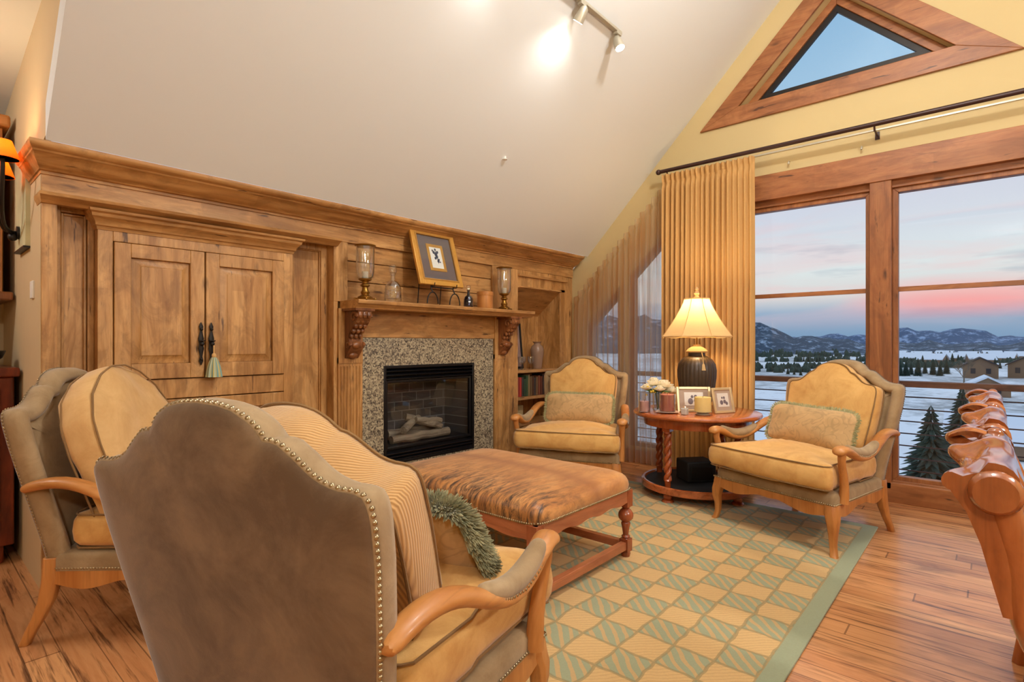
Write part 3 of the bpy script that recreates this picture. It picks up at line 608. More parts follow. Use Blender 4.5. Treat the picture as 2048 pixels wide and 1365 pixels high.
# chair back silhouette, half profile from the crest centre outwards (y, z)
BK=[(0,1.09),(.05,1.087),(.09,1.078),(.125,1.06),(.146,1.043),(.158,1.022),(.172,1.023),(.192,1.019),(.225,.995),(.26,.965),(.29,.95),(.32,.944),(.35,.944),(.372,.936),(.383,.915),(.385,.88),(.380,.80),(.365,.68),(.345,.55),(.325,.42),(.315,.30)]
def back_outline(n=150):
    full=[(-y,z) for y,z in BK[::-1]]+BK[1:]
    return resample(full,n)
def xb(z): return -.335-(z-.30)*.205
def inset(out,d):
    n=len(out); r=[]
    for i in range(n):
        a=Vector(out[i-1]); b=Vector(out[(i+1)%n]); t=(b-a).normalized(); nr=Vector((t.y,-t.x)); r.append((out[i][0]+nr.x*d,out[i][1]+nr.y*d))
    return r
def make_chair(label,style='gold',loc=(0,0),rz=0):
    """style: gold (shaped suede back cushion), cord (ribbed), round (rounded seamed cushion)"""
    T=thing('armchair',label,'armchair',(loc[0],loc[1],0),rz,'matching armchairs around the ottoman')
    o0=back_outline()
    cenz=.68
    P=lambda out,dx:[(xb(z)+dx,y,z) for y,z in out]
    Sc=lambda out,s:[(y*s,cenz+(z-cenz)*s) for y,z in out]
    # body of the back: sides, padded front border
    rg=[P(inset(o0,.004),0.0),P(o0,.004),P(o0,.03),P(inset(o0,-.002),.045),P(inset(o0,.004),.064),P(inset(o0,.018),.078),P(inset(o0,.036),.078),P(inset(o0,.05),.068),P(inset(o0,.058),.05)]
    i1=inset(o0,.062)
    rg+= [P(i1,.046),P(Sc(i1,.9),.054),P(Sc(i1,.7),.062),P(Sc(i1,.4),.066)]
    obj('backrest',MB().loft(rg,True,True),M['olive'],T,smooth=60)
    i2=inset(o0,.012); rg=[P(inset(o0,.005),-.001),P(i2,-.008),P(Sc(i2,.96),-.014),P(Sc(i2,.85),-.018),P(Sc(i2,.6),-.021),P(Sc(i2,.3),-.023),P(Sc(i2,.05),-.023)]
    obj('outside_back',MB().loft(rg,False,True),M['suede'],T,smooth=60,label='brown suede outer back panel')
    m=MB(); nl=resample(back_outline(400),2600//13)
    nl=[q for q in nl if q[1]>.32]
    for i,(y,z) in enumerate(nl):
        a=Vector((0,y,z)); c=Vector((0,0,.62)); d=(a-c).normalized(); m.dome((xb(z)+.006,y,z),(-.55,d.y*.85,d.z*.85 if z>.9 else d.z*.1),.0056)
    obj('nailhead_trim',m,M['nail'],T,smooth=60); m=MB()
    for y in(-1,1):
        for k in range(56):
            f=k/55; xx=-.30+f*.665; yy=y*(.325+f*.085+.002); m.dome((xx,yy,.298),(0,y,0),.0055)
    for k in range(68): m.dome((.374,-.405+k*.0121,.298),(1,0,0),.0055)
    obj('nailhead_trim',m,M['nail'],T,smooth=60)
    # seat deck
    def trap(xf,xr,yf,yr,n=72):
        q=[(xr,-yr),(xf,-yf),(xf,yf),(xr,yr)]; pts=[]
        for i in range(4):
            a=Vector(q[i]); b=Vector(q[(i+1)%4]); e=(b-a).normalized(); r=.03
            pts+=[a.lerp(a+e*r,1)]+[a.lerp(b,k/8.) for k in range(1,8)]+[b-e*r]
        return resample([tuple(p) for p in pts],n)
    dk=trap(.368,-.33,.408,.325); rings=[[(x,y,z) for x,y in inset(dk,-i)] if 0 else [(x*(1-i*1.5),y*(1-i*2),z) for x,y in dk] for i,z in((0,.288),(0,.335),(.012,.352),(.03,.36),(.2,.364))]
    obj('seat_deck',MB().loft(rings),M['olive'],T,smooth=60)
    # aprons with scalloped lower edge
    def scallop(L,n=30):
        out=[(-L,.288)]; out+=[( -L,.235)]
        for i in range(n+1):
            f=-1+2*i/n; z=.235+.022*Co(f*PI*1.5)*(1-abs(f)**6)-.012*math.exp(-(f/.12)**2) - .0; out.append((f*L*.98,z))
        out+=[(L,.235),(L,.288)]; return out
    obj('apron',MB().prism(scallop(.30),lambda a,b:(-.33,a,b),lambda a,b:(-.31,a,b)),M['honey_v'],T,bev=.002)
    m=MB().prism(scallop(.395),lambda a,b:(.372,a,b),lambda a,b:(.345,a,b))
    obj('apron',m,M['honey_v'],T,bev=.002)
    for s in(-1,1):
        A0=Vector((-.33,s*.322)); A1=Vector((.36,s*.408)); mid=(A0+A1)/2; dr=(A1-A0).normalized(); nn=Vector((-dr.y,dr.x))*s*-1
        f0=lambda a,b:(mid.x+dr.x*a,mid.y+dr.y*a,b); f1=lambda a,b:(mid.x+dr.x*a+nn.x*.025,mid.y+dr.y*a+nn.y*.025,b)
        obj('apron',MB().prism(scallop(.345),f0,f1),M['honey_v'],T,bev=.002)
        # cabriole front leg and sabre rear leg
        def leg(pts):
            rings=[]
            for x,y,z,h in pts: rings.append([(x+h*a,y+h*b,z) for a,b in((-.6,-1),(.6,-1),(1,-.6),(1,.6),(.6,1),(-.6,1),(-1,.6),(-1,-.6))])
            return MB().loft(rings)
        obj('leg',leg([(.340,s*.375,.295,.036),(.344,s*.380,.25,.037),(.354,s*.390,.215,.033),(.358,s*.394,.17,.027),(.352,s*.390,.12,.021),(.350,s*.390,.07,.018),(.358,s*.398,.03,.018),(.368,s*.406,.008,.020),(.368,s*.406,0,.019)]),M['honey_v'],T,bev=.003,smooth=50)
        obj('leg',leg([(-.325,s*.30,.34,.030),(-.33,s*.302,.25,.030),(-.345,s*.305,.17,.027),(-.372,s*.31,.10,.022),(-.40,s*.318,.04,.019),(-.415,s*.322,0,.019)]),M['honey_v'],T,bev=.003,smooth=50)
        # arm
        sp=[(-.40,.36,.625,.022),(-.35,.365,.648,.024),(-.28,.372,.662,.026),(-.21,.382,.662,.027),(-.13,.394,.642,.027),(-.05,.405,.602,.026),(.03,.413,.57,.025),(.11,.418,.56,.025),(.19,.422,.575,.025),(.26,.424,.603,.026),(.32,.425,.626,.029),(.362,.425,.632,.031),(.385,.425,.62,.028),(.392,.425,.602,.018)]
        obj('arm',MB().tube([(x-.02*(x>.2),s*y,z-.02*min(1,(x+.4)*2.5)) for x,y,z,r in sp],[q[3]*.9 for q in sp],12,up=(0,0,1),sq=1.5),M['honey'],T,smooth=60,sub=1)
        pp=[(-.075,.403,.632,.010),(-.06,.404,.628,.022),(-.02,.408,.610,.028),(.03,.413,.595,.030),(.11,.418,.586,.031),(.19,.422,.600,.030),(.25,.424,.62,.028),(.275,.424,.634,.022),(.285,.424,.638,.010)]
        pad=obj('arm_pad',MB().tube([(x,s*y,z-.02) for x,y,z,r in pp],[q[3] for q in pp],14,up=(0,0,1),sq=1.1),M['olive'],T,smooth=60,sub=1)
        for sg in(-1,1):
            m=MB()
            for k in range(34):
                f=k/33*6.9+.6; i=min(7,int(f)); u=f-i; a=Vector(pp[i][:3]).lerp(Vector(pp[i+1][:3]),u); r=pp[i][3]*(1-u)+pp[i+1][3]*u
                m.dome((a.x,s*(a.y+sg*r*1.03),a.z-.034),(0,s*sg,.1),.0045,6)
            obj('nailhead_trim',m,M['nail'],pad)
        # arm post
        q=[(.325,.425,.595,.022),(.328,.424,.56,.020),(.318,.420,.52,.020),(.295,.416,.46,.021),(.280,.412,.40,.023),(.278,.408,.34,.026),(.28,.405,.30,.028)]
        obj('arm_post',MB().tube([(x,s*y,z) for x,y,z,r in q],[w[3] for w in q],8,up=(1,0,0),sq=1.1),M['honey_v'],T,smooth=60)
    # seat cushion
    sc=trap(.415,-.265,.392,.315,96); F=lambda a,b,h:(a+.01,b,.452+h-(.012 if a<0 else 0))
    sc=[(x+.018*(1-(y/.4)**2) if x>.3 else x,y+(.025*math.copysign(1,y)*S(min(1,max(0,(x-.34)/.06))*PI/2) if x>.34 else 0)) for x,y in sc]
    m,pip=puffy(sc,.066,.036,F,.010,seed=hash(label)%7 if 0 else len(label)%7,bulge=.03); cu=obj('seat_cushion',m,M['gold'],T,smooth=75)
    for p in pip: obj('piping',MB().tube(p,.0042,6,closed=True),M['pipe'],cu)
    # back cushion, reclined
    al=math.radians({'gold':13,'cord':24,'round':19}[style])
    if style=='round':
        co_=[(y*.80,(z)) for y,z in ([(-.40,.0),(-.41,.12),(-.42,.28),(-.40,.40),(-.33,.50),(-.2,.58),(-.07,.615),(.07,.615),(.2,.58),(.33,.50),(.40,.40),(.42,.28),(.41,.12),(.40,.0)])]
    else:
        co_=[(y*(.77 if style=='gold' else .84),min(z,1.09)-.505) for y,z in back_outline(120) if z>.53]; co_=[(-.26,.0)]+[q for q in co_]+[(.26,.0)]
        co_=[(y,z*.96) for y,z in co_]
    co_=resample(co_,110)
    x0,z0=(-.25,.515) if style=='gold' else (-.10,.525)
    if style=='round': x0,z0=-.10,.50
    ya=0
    def F(a,b,h): return (x0-S(al)*b+Co(al)*h,a+ya,z0+Co(al)*b+S(al)*h)
    mt={'gold':M['gold'],'cord':M['cord'],'round':M['gold_lt']}[style]
    m,pip=puffy(co_,.062 if style!='gold' else .048,.032,F,.008 if style=='gold' else .016,seed=3,bulge=.015); bc=obj('back_cushion',m,mt,T,smooth=75)
    for p in pip: obj('piping',MB().tube(p,.0042,6,closed=True),M['pipe'],bc)
    return T
def pillow(label,w,h,t,M4,mat,fr,flen,dens,loose=0):
    o=thing('throw_pillow',label,'pillow'); out=[]
    for a,b in sup(w,h,96,5): 
        out.append((a*(1-.06*(1-(b/h)**2)),b*(1-.10*(1-(a/w)**2))))
    e=.008; F=lambda a,b,hh:(a,b,hh)
    n=96; m=MB(); rings=[]
    ss=[1,.95,.88,.78,.65,.5,.33,.15,.04]
    for s in ss[::-1]: rings.append([(a*s,b*s,-(t*(1-s**2.2)**.8+.002)) for a,b in out])
    for s in ss: rings.append([(a*s,b*s,t*(1-s**2.2)**.8+.002+.006*noise.noise(Vector((a*s*8,b*s*8,1)))*(1-s)) for a,b in out])
    m.loft(rings); obj('cover',m,mat,o,smooth=75)
    random.seed(5); m=MB(); P=resample(out,dens)
    for k,(a,b) in enumerate(P):
        nx=Vector((out[0][0],0,0)); d=Vector((a/w**2*abs(a/w)**3,b/h**2*abs(b/h)**3,0)); d=d.normalized() if d.length>0 else Vector((1,0,0))
        for q in range(2+loose):
            dd=(d+Vector((random.uniform(-.35,.35),random.uniform(-.35,.35),random.uniform(-.5,.5)*(1+loose*.3)))).normalized(); L=flen*random.uniform(.7,1.1)
            p0=Vector((a,b,random.uniform(-.006,.006))); m.tube([p0-dd*.006,p0+dd*L*.5,p0+dd*L+Vector((0,-.003*loose,0))],[.0022+.0006*loose,.0022+.0008*loose,.001],4,cap=False)
    obj('fringe',m,fr,o,smooth=60,label='sage green brush fringe')
    o.matrix_world=M4; return o
def place(chair_xy,rz,local,pitch,roll=0,yaw=0):
    """pillow face points along chair forward, reclined by pitch"""
    base=Matrix.Translation((chair_xy[0],chair_xy[1],0))@Matrix.Rotation(rz,4,'Z')
    R=Matrix(((0,0,1,0),(1,0,0,0),(0,1,0,0),(0,0,0,1)))   # local x->y, y->z, z->x
    return base@Matrix.Translation(local)@Matrix.Rotation(yaw,4,'Z')@Matrix.Rotation(-pitch,4,'Y')@Matrix.Rotation(roll,4,'X')@R
CA=((.860,1.311),math.radians(18.3)); CB=((.872,2.868),math.radians(-40)); CC=((3.788,2.614),math.radians(203)); CD=((3.928,.913),math.radians(161))
make_chair('armchair with brown suede back to the camera and ribbed back cushion','cord',*CA)
make_chair('armchair by the armoire with rounded loose back cushion','round',*CB)
make_chair('armchair in the corner in front of the bookcase and sheer curtain','gold',*CC)
make_chair('armchair in front of the big window, right of the round table','gold',*CD)
pillow('tan damask lumbar pillow with pale green fringe on the corner armchair',.30,.135,.055,place(*CC,(-.03,0.02,.655),.30),M['damask'],M['fringe'],.022,420)
pillow('tan damask lumbar pillow with green fringe on the armchair by the window',.30,.14,.055,place(*CD,(-.03,.02,.66),.35,roll=-.03),M['damask'],M['fringe'],.022,420)
pillow('dark pillow with bushy green fringe on the nearest armchair',.25,.15,.06,place(*CA,(.185,-.015,.60),.55,roll=-.10),M['damask'],M['fringe_dk'],.058,1500,4)
# ---------------------------------------------------------------- ottoman
OX0,OX1,OY0,OY1=1.87,2.74,1.50,2.67; oc=((OX0+OX1)/2,(OY0+OY1)/2); ow=(OX1-OX0)/2; ol=(OY1-OY0)/2
T=thing('ottoman','large brindle cowhide topped ottoman bench on turned wooden legs','ottoman',(oc[0],oc[1],.012),0)
o_=resample(sup(ow,ol,120,14),140)
rg=[]
for s,z in((1,.375),(1.004,.39),(1.006,.41),(1.0,.43),(.985,.447),(.955,.462),(.90,.474),(.8,.482),(.6,.488),(.3,.491),(.05,.492)): rg.append([(a*s,b*s,z) for a,b in o_])
obj('hide_top',MB().loft(rg),M['hide'],T,smooth=60)
m=MB()
for (a,b) in resample(sup(ow+.004,ol+.004,120,14),330):
    d=Vector((math.copysign(1,a) if abs(a)/ow>abs(b)/ol else 0,math.copysign(1,b) if abs(a)/ow<=abs(b)/ol else 0,0)); m.dome((a+d.x*.004,b+d.y*.004,.384),d,.0056,6)
obj('nailhead_trim',m,M['nail'],T,smooth=60)
def rail(L,z0=.30,z1=.375):
    out=[(-L,z1),(-L,z0-.012)]
    for i in range(33):
        f=-1+2*i/32; out.append((f*(L-.03),z0+.006*Co(f*PI*4)+.008*(1-abs(f)**8)))
    out+=[(L,z0-.012),(L,z1)]; return out
for s in(-1,1):
    obj('side_rail',MB().prism(rail(ow-.008),lambda a,b:(a,s*(ol-.006),b),lambda a,b:(a,s*(ol-.034),b)),M['pinky'],T,bev=.002)
    obj('side_rail',MB().prism(rail(ol-.008),lambda a,b:(s*(ow-.006),a,b),lambda a,b:(s*(ow-.034),a,b)),M['pinky_y'],T,bev=.002)
prof=[(.02,.285),(.024,.275),(.018,.268),(.03,.258),(.040,.243),(.043,.228),(.040,.213),(.028,.200),(.020,.194),(.024,.19),(.026,.184),(.021,.16),(.017,.135),(.0155,.12),(.022,.116),(.024,.11),(.018,.104),(.028,.095)]
for sx in(-1,1):
    for yy in(-1,0,1):
        lx,ly=sx*(ow-.032),yy*(ol-.032); m=MB().box(lx-.028,lx+.028,ly-.028,ly+.028,.28,.374); m.lathe(prof,(lx,ly,0),20); m.box(lx-.026,lx+.026,ly-.026,ly+.026,.03,.10); m.lathe([(.022,.03),(.027,.018),(.022,0)],(lx,ly,0),16)
        obj('leg',m,M['pinky_v'],T,smooth=45)
for s in(-1,1):
    obj('stretcher',MB().box(-ow+.055,ow-.055,s*(ol-.032)-.018,s*(ol-.032)+.018,.042,.085),M['pinky'],T,bev=.003)
    for q in(-1,1):
        y0,y1=(.028,ol-.06) if q>0 else (-ol+.06,-.028); obj('stretcher',MB().box(s*(ow-.032)-.018,s*(ow-.032)+.018,y0,y1,.042,.085),M['pinky_y'],T,bev=.003)
# ---------------------------------------------------------------- rug
RX0,RX1,RY0,RY1=.75,4.22,.545,3.12
m=MB().box(RX0,RX1,RY0,RY1,.001,.012); tag(obj('rug',m,rug_mat(RX0,RX1,RY0,RY1),bev=.003),'sage and tan diamond patterned rug with green border under the ottoman','rug')
# ---------------------------------------------------------------- round side table
TX,TY=4.2,1.75
T=thing('side_table','round cherry wood side table with barley twist legs between two armchairs','table',(TX,TY,0))
obj('tabletop',MB().lathe([(.44,.632),(.472,.636),(.482,.645),(.484,.655),(.478,.666),(.46,.672),(.02,.672)],n=72),M['cherry'],T)
obj('apron',MB().lathe([(.40,.632),(.405,.60),(.40,.565),(.375,.565),(.375,.632)],n=64),M['cherry_v'],T)
for k in range(4):
    a=math.radians(168+90*k); lx,ly=.355*Co(a),.355*S(a); m=MB(); m.box(lx-.03,lx+.03,ly-.03,ly+.03,.54,.634)
    m.lathe([(.026,.54),(.03,.53),(.022,.52)],(lx,ly,0),16)
    for ph in(0,PI):     # two intertwined strands
        p=[(lx+.0125*Co(z*46+ph),ly+.0125*S(z*46+ph),z) for z in [.17+.35*i/60 for i in range(61)]]; m.tube(p,.0185,8)
    m.lathe([(.024,.03),(.03,.035),(.034,.05),(.026,.065),(.022,.08),(.024,.16),(.03,.17),(.022,.18)],(lx,ly,0),16)
    m.lathe([(.045,0),(.048,.012),(.042,.024),(.024,.034)],(lx,ly,.0),18)
    obj('leg',m,M['cherry_v'],T,smooth=50)
obj('lower_shelf',MB().lathe([(.41,.075),(.42,.082),(.42,.125),(.41,.132),(.395,.13),(.39,.112),(.02,.112),(.02,.075)],n=64),M['cherry'],T)
m=MB().lathe([(.385,.113),(.386,.118),(.02,.119)],n=48); obj('shelf_inset',m,M['blackm'],T)
ZT=.673
t=thing('speaker','black boxy subwoofer on the lower shelf of the round table','speaker',(4.22,1.76,.12),math.radians(-40))
obj('cabinet',MB().box(-.12,.12,-.10,.10,.0,.16),M['blackm'],t,bev=.012,seg=3); obj('grille',MB().box(-.09,.09,-.106,-.10,.02,.12),M['black'],t,bev=.003)
# table lamp
L=thing('table_lamp','ribbed dark ceramic jar table lamp with lit cream bell shade','lamp',(4.36,1.81,ZT))
def ribs(a,z): return 1+.036*abs(S(a*14)) if .03<z<.40 else 1
obj('jar',MB().lathe([(.09,0),(.10,.01),(.115,.06),(.135,.15),(.148,.25),(.150,.31),(.142,.36),(.12,.40),(.09,.42),(.068,.43),(.066,.45),(.07,.46)],n=112,star=ribs),flat('dark_ribbed_ceramic',(62,48,36),.4,var=.3,scale=12),L)
obj('lid',MB().lathe([(.078,.455),(.085,.465),(.07,.485),(.045,.50),(.03,.505),(.03,.52)],n=32),M['shade'],L)
obj('stem',MB().tube([(0,0,.51),(0,0,.90)],.006,8),M['brass'],L)
def octo(a,z): 
    q=(a%(PI/4))-PI/8; return Co(PI/8)/Co(q)
def bell(f): return .105+(.285-.105)*(f**1.25)
rp=[(bell(k/10),.895-.31*k/10) for k in range(11)]
m=MB()
for q in range(8):
    n=5
    for k in range(10):
        for j in range(n):
            def V(k_,j_):
                a0=q*PI/4; a1=a0+PI/4; f=j_/n; r,z=rp[k_]; p=Vector((Co(a0),S(a0),0)).lerp(Vector((Co(a1),S(a1),0)),f)*r; return (p.x,p.y,z-.012*S(f*PI)*(1 if k_==10 else 0))
            m.add([V(k,j),V(k,j+1),V(k+1,j+1),V(k+1,j)],[(0,1,2,3)])
obj('lamp_shade',m,M['shade'],L,smooth=25)
m=MB()
for r,z in((.106,.895),(.285,.585)): m.tube([(r*Co(q*PI/4),r*S(q*PI/4),z) for q in range(8)],.005,6,closed=True)
for q in range(8): m.tube([(r*Co(q*PI/4)*1.005,r*S(q*PI/4)*1.005,z) for r,z in rp],.0025,5)
obj('shade_trim',m,M['gold_lt'],L)
obj('finial',MB().lathe([(.02,.895),(.024,.905),(.014,.92),(.022,.94),(.012,.96),(.018,.975),(.003,.995)],n=16),M['shade'],L)
m=MB().tube([(-.07,-.07,.455),(-.095,-.09,.42),(-.10,-.095,.37)],.004,6); m.lathe([(.004,.37),(.012,.36),(.02,.32),(.022,.315),(.004,.314)],(-.10,-.095,0),12); obj('tassel',m,M['shade'],L)
obj('bulb',MB().ball((0,0,.74),.03,12,8),M['bulbw'],L)
pl=bpy.data.lights.new('lamp_light','POINT'); pl.energy=20; pl.color=(1,.72,.38); pl.shadow_soft_size=.05; po=bpy.data.objects.new('lamp_light',pl); COL.objects.link(po); po.location=(4.36,1.81,ZT+.82); 
# flowers
T=thing('flower_vase','small glass vase of white roses and peonies on the round table','flowers',(4.02,1.985,ZT))
obj('vase',MB().lathe([(.035,0),(.04,.005),(.042,.13),(.038,.13),(.036,.01)],n=24),M['cglass'],T)
obj('stems',MB().tube([(0,0,.01),(.01,0,.12),(.04,.02,.17)],.004,5).tube([(.01,.01,.01),(-.02,0,.14),(-.07,.03,.17)],.004,5).tube([(-.01,.0,.01),(-.01,.02,.15)],.004,5).tube([(0,-.01,.02),(.0,-.03,.14),(.03,-.05,.16)],.004,5),flat('stem_green',(70,100,50),.6),T)
random.seed(9)
def bloom(c,r):
    m=MB(); m.ball(c,r*.5,10,8)
    for layer,(k,rr,tl) in enumerate(((5,.55,.25),(7,.8,.6),(9,1.0,1.0))):
        for i in range(k):
            a=2*PI*i/k+layer*.5+random.uniform(-.1,.1); d=Vector((Co(a),S(a),0)); up=Vector((0,0,1)); pts=[]
            w=d.cross(up); grid=[]
            for u in range(5):
                f=u/4; ctr=Vector(c)+d*rr*r*S(f*PI/2)*(.5+.5*tl)+up*r*(-.5+f*(1.15-tl*.6)+.0); hw=r*.42*S(min(1,f*1.3+.15)*PI*.62)
                grid.append([ctr-w*hw-d*hw*.25,ctr+d*.003,ctr+w*hw-d*hw*.25])
            vs=[p for g in grid for p in g]; m.add(vs,[(a_*3+b_,a_*3+b_+1,a_*3+b_+4,a_*3+b_+3) for a_ in range(4) for b_ in range(2)])
    return m
for c,r in(((.045,-.02,.19),.058),((.03,.045,.215),.045),((-.04,-.03,.165),.036),((-.085,.04,.175),.036),((.055,-.065,.15),.045),((.0,.02,.205),.04),((-.03,.03,.20),.034)):
    obj('flower',bloom(tuple(v*1.22 for v in c[:2])+(c[2]+.01,),r*1.28),M['petal'],T,smooth=60)
m=MB()
for k in range(34):
    a=random.uniform(0,2*PI); d=Vector((Co(a),S(a),random.uniform(-.2,.5))).normalized(); p=Vector((random.uniform(-.07,.03),random.uniform(-.04,.05),.15)); w=d.orthogonal().normalized()*.012; L_=random.uniform(.04,.07)
    m.add([p,p+d*L_*.5+w,p+d*L_,p+d*L_*.5-w],[(0,1,2,3)])
obj('leaves',m,flat('leaf_green',(86,112,58),.6,var=.3,scale=40),T,smooth=0)
m=MB()
for k in range(9): m.ball((random.uniform(-.13,-.02),random.uniform(-.02,.07),random.uniform(.12,.2)),.010,8,6)
obj('yellow_buds',m,flat('bud_yellow',(216,182,60),.6),T)
# candles etc.
def candle_in_glass(x,y,r,h,wax,label,wh=.8):
    t=thing('jar_candle',label,'candle',(x,y,ZT)); obj('wax',MB().lathe([(r-.006,.006),(r-.006,h*wh),(.003,h*wh-.006)],n=24),wax,t); obj('glass_jar',MB().lathe([(r-.004,0),(r,.003),(r,h),(r-.003,h),(r-.004,.005)],n=28),M['cglass'],t)
    obj('wick',MB().tube([(0,0,h*wh-.01),(.001,0,h*wh+.012)],.0015,5),M['blackm'],t); return t
pink=flat('pink_wax',(196,110,96),.6,var=.25,scale=30); ivory=translucent('ivory_wax',(246,226,160),.4)
t=candle_in_glass(3.90,1.848,.060,.135,pink,'rose pink candle in glass on a saucer beside the flowers',.95); t.location.z=ZT+.011
t=tag(obj('saucer',MB().lathe([(.03,0),(.055,.003),(.088,.010),(.086,.0115),(.045,.006)],n=36),flat('pale_pink_glass',(226,190,176),.2)),'small pale saucer under the pink candle','saucer'); t.location=(3.90,1.848,ZT+.001)
candle_in_glass(3.838,2.01,.045,.15,flat('pale_pink_wax',(226,172,168),.6,var=.3,scale=20),'tall pale pink jar candle at the left edge of the round table',.55)
t=thing('jar_candle','ivory pillar candle on a low stand in front of the photo frames','candle',(3.965,1.60,ZT)); obj('stand',MB().lathe([(.05,0),(.054,.004),(.036,.012),(.05,.02),(.064,.024),(.01,.024)],n=28),M['trackm'],t); obj('wax',MB().lathe([(.059,.024),(.059,.13),(.055,.132),(.04,.124),(.01,.122)],n=28),ivory,t); obj('wick',MB().tube([(0,0,.12),(.001,0,.14)],.0015,5),M['blackm'],t)
t=thing('votive','small silvery square votive holder between pink candle and ivory candle','votive',(3.875,1.70,ZT)); obj('glass_holder',MB().box(-.022,.022,-.022,.022,0,.05),flat('frosted_silver',(205,205,200),.25,.3),t,bev=.006,seg=3); obj('lid',MB().lathe([(.018,.05),(.02,.056),(.008,.062),(.010,.070),(.002,.076)],n=16),M['cglass'],t)
def photo(x,y,rz,w,h,label):
    t=thing('photo_frame',label,'photo frame',(x,y,ZT),rz); R_=Matrix.Rotation(-.22,3,'X'); R_=Matrix.Rotation(-.22,3,'X')
    def q(m,a,b,c,d,y0,y1): m.obox(R_@Vector(((a+b)/2,(y0+y1)/2,(c+d)/2)),((b-a)/2,(y1-y0)/2,(d-c)/2),R_)
    m=MB(); f=.02
    for a in((-w,-w+f,.0,h),(w-f,w,.0,h),(-w+f,w-f,0,f),(-w+f,w-f,h-f,h)): q(m,*a,-.008,.008)
    obj('frame',m,flat('champagne_frame',(214,190,146),.35,.4),t,bev=.003); m=MB(); q(m,-w+f,w-f,f,h-f,-.001,.004); obj('mat_board',m,flat('taupe_mat',(176,152,132),.7,var=.05),t,smooth=0)
    m=MB(); q(m,-w*.55,w*.55,h*.25,h*.78,-.003,0); obj('photograph',m,flat('faded_photo',(222,214,204),.4,var=.1,scale=20),t,smooth=0)
    m=MB()
    for a,b,r in((-.2,.42,.16),(.12,.45,.14),(.1,.6,.10),(-.1,.6,.08),(.3,.38,.12)): m.loft([[R_@Vector((a*w+r*w*Co(k*PI/4),-.0035-j*.0006,b*h+r*w*1.2*S(k*PI/4))) for k in range(8)] for j in(0,1)])
    obj('figures',m,flat('photo_ink',(110,98,104),.6),t); obj('easel_back',MB().obox((0,.05,h*.3),(.02,.002,h*.33),Matrix.Rotation(.30,3,'X')),M['blackm'],t)
photo(4.09,1.715,math.radians(-50),.132,.195,'pale gilt photo frame standing behind the small votive')
photo(4.165,1.51,math.radians(-28),.095,.195,'pale gilt photo frame angled at the right beside the ivory candle')
# ---------------------------------------------------------------- curtains
def curtain(y0,y1,zt,zb,x,amp,wl,nz=40,seed=0,pinch=.12,thick=0):
    ny=int((y1-y0)/wl*12); m=MB(); vs=[]
    for k in range(nz+1):
        f=(k/nz)**2
        for i in range(ny+1):
            u=i/ny; y=y0+(y1-y0)*u; z1=zt(y); z=z1+(zb-z1)*f; d=z1-z
            v=noise.noise(Vector((y*5+seed,.3,0)))
            pin=1-.75*math.exp(-((d-.085)/.03)**2); A=amp*(.75+.5*v+.25*noise.noise(Vector((y*3,z*.8,seed))))*pin*(1.15 if d<.07 else 1)
            ph=2*PI*(y-y0)/wl+1.9*noise.noise(Vector((y*3.2+seed,z*.35,0)))
            dx=A*(S(ph)+.30*S(2*ph+v*3+z*.8)+.25*S(.5*ph+seed)); yy=y+.30*A*Co(ph)
            vs.append((x+dx,yy,z))
    fs=[(k*(ny+1)+i,k*(ny+1)+i+1,(k+1)*(ny+1)+i+1,(k+1)*(ny+1)+i) for k in range(nz) for i in range(ny)]
    return m.add(vs,fs)
c=tag(obj('curtain',curtain(1.50,2.34,lambda y:2.80,.015,4.83,.024,.047,seed=2),M['curt'],smooth=80),'heavy tan pleated curtain hanging behind the table lamp','curtain')
c=tag(obj('sheer_curtain',curtain(2.30,3.42,lambda y:1.665+(3.44-y)*.99,.015,4.91,.032,.062,seed=8),M['sheer'],smooth=80),'sheer tan curtain with slanted top over the corner windows','curtain')
R_=thing('curtain_rod','long dark curtain rod above the big window','curtain rod')
obj('pole',MB().tube([(4.84,-2.4,2.842),(4.84,2.37,2.842)],.018,14),M['rod'],R_); obj('finial',MB().ball((4.84,2.385,2.842),.026),M['rod'],R_)
for y in(2.30,.65,-1.1): obj('bracket',MB().tube([(4.998,y,2.80),(4.86,y,2.80),(4.84,y,2.83)],.007,8).box(4.99,5.0,y-.015,y+.015,2.77,2.83),M['rod'],R_)
obj('traverse_track',MB().box(4.865,4.885,-2.4,2.36,2.80,2.812),M['trackm'],R_)
for y,nm in((1.27,'left'),(.75,'right')): 
    tag(obj('hook',MB().tube([(4.998,y,2.735),(4.97,y,2.735),(4.965,y,2.72)],.005,6).ball((4.965,y,2.716),.010),M['trackm']),f'small metal hook on the wall below the rod, {nm} of the pair','hook','hooks below the curtain rod')
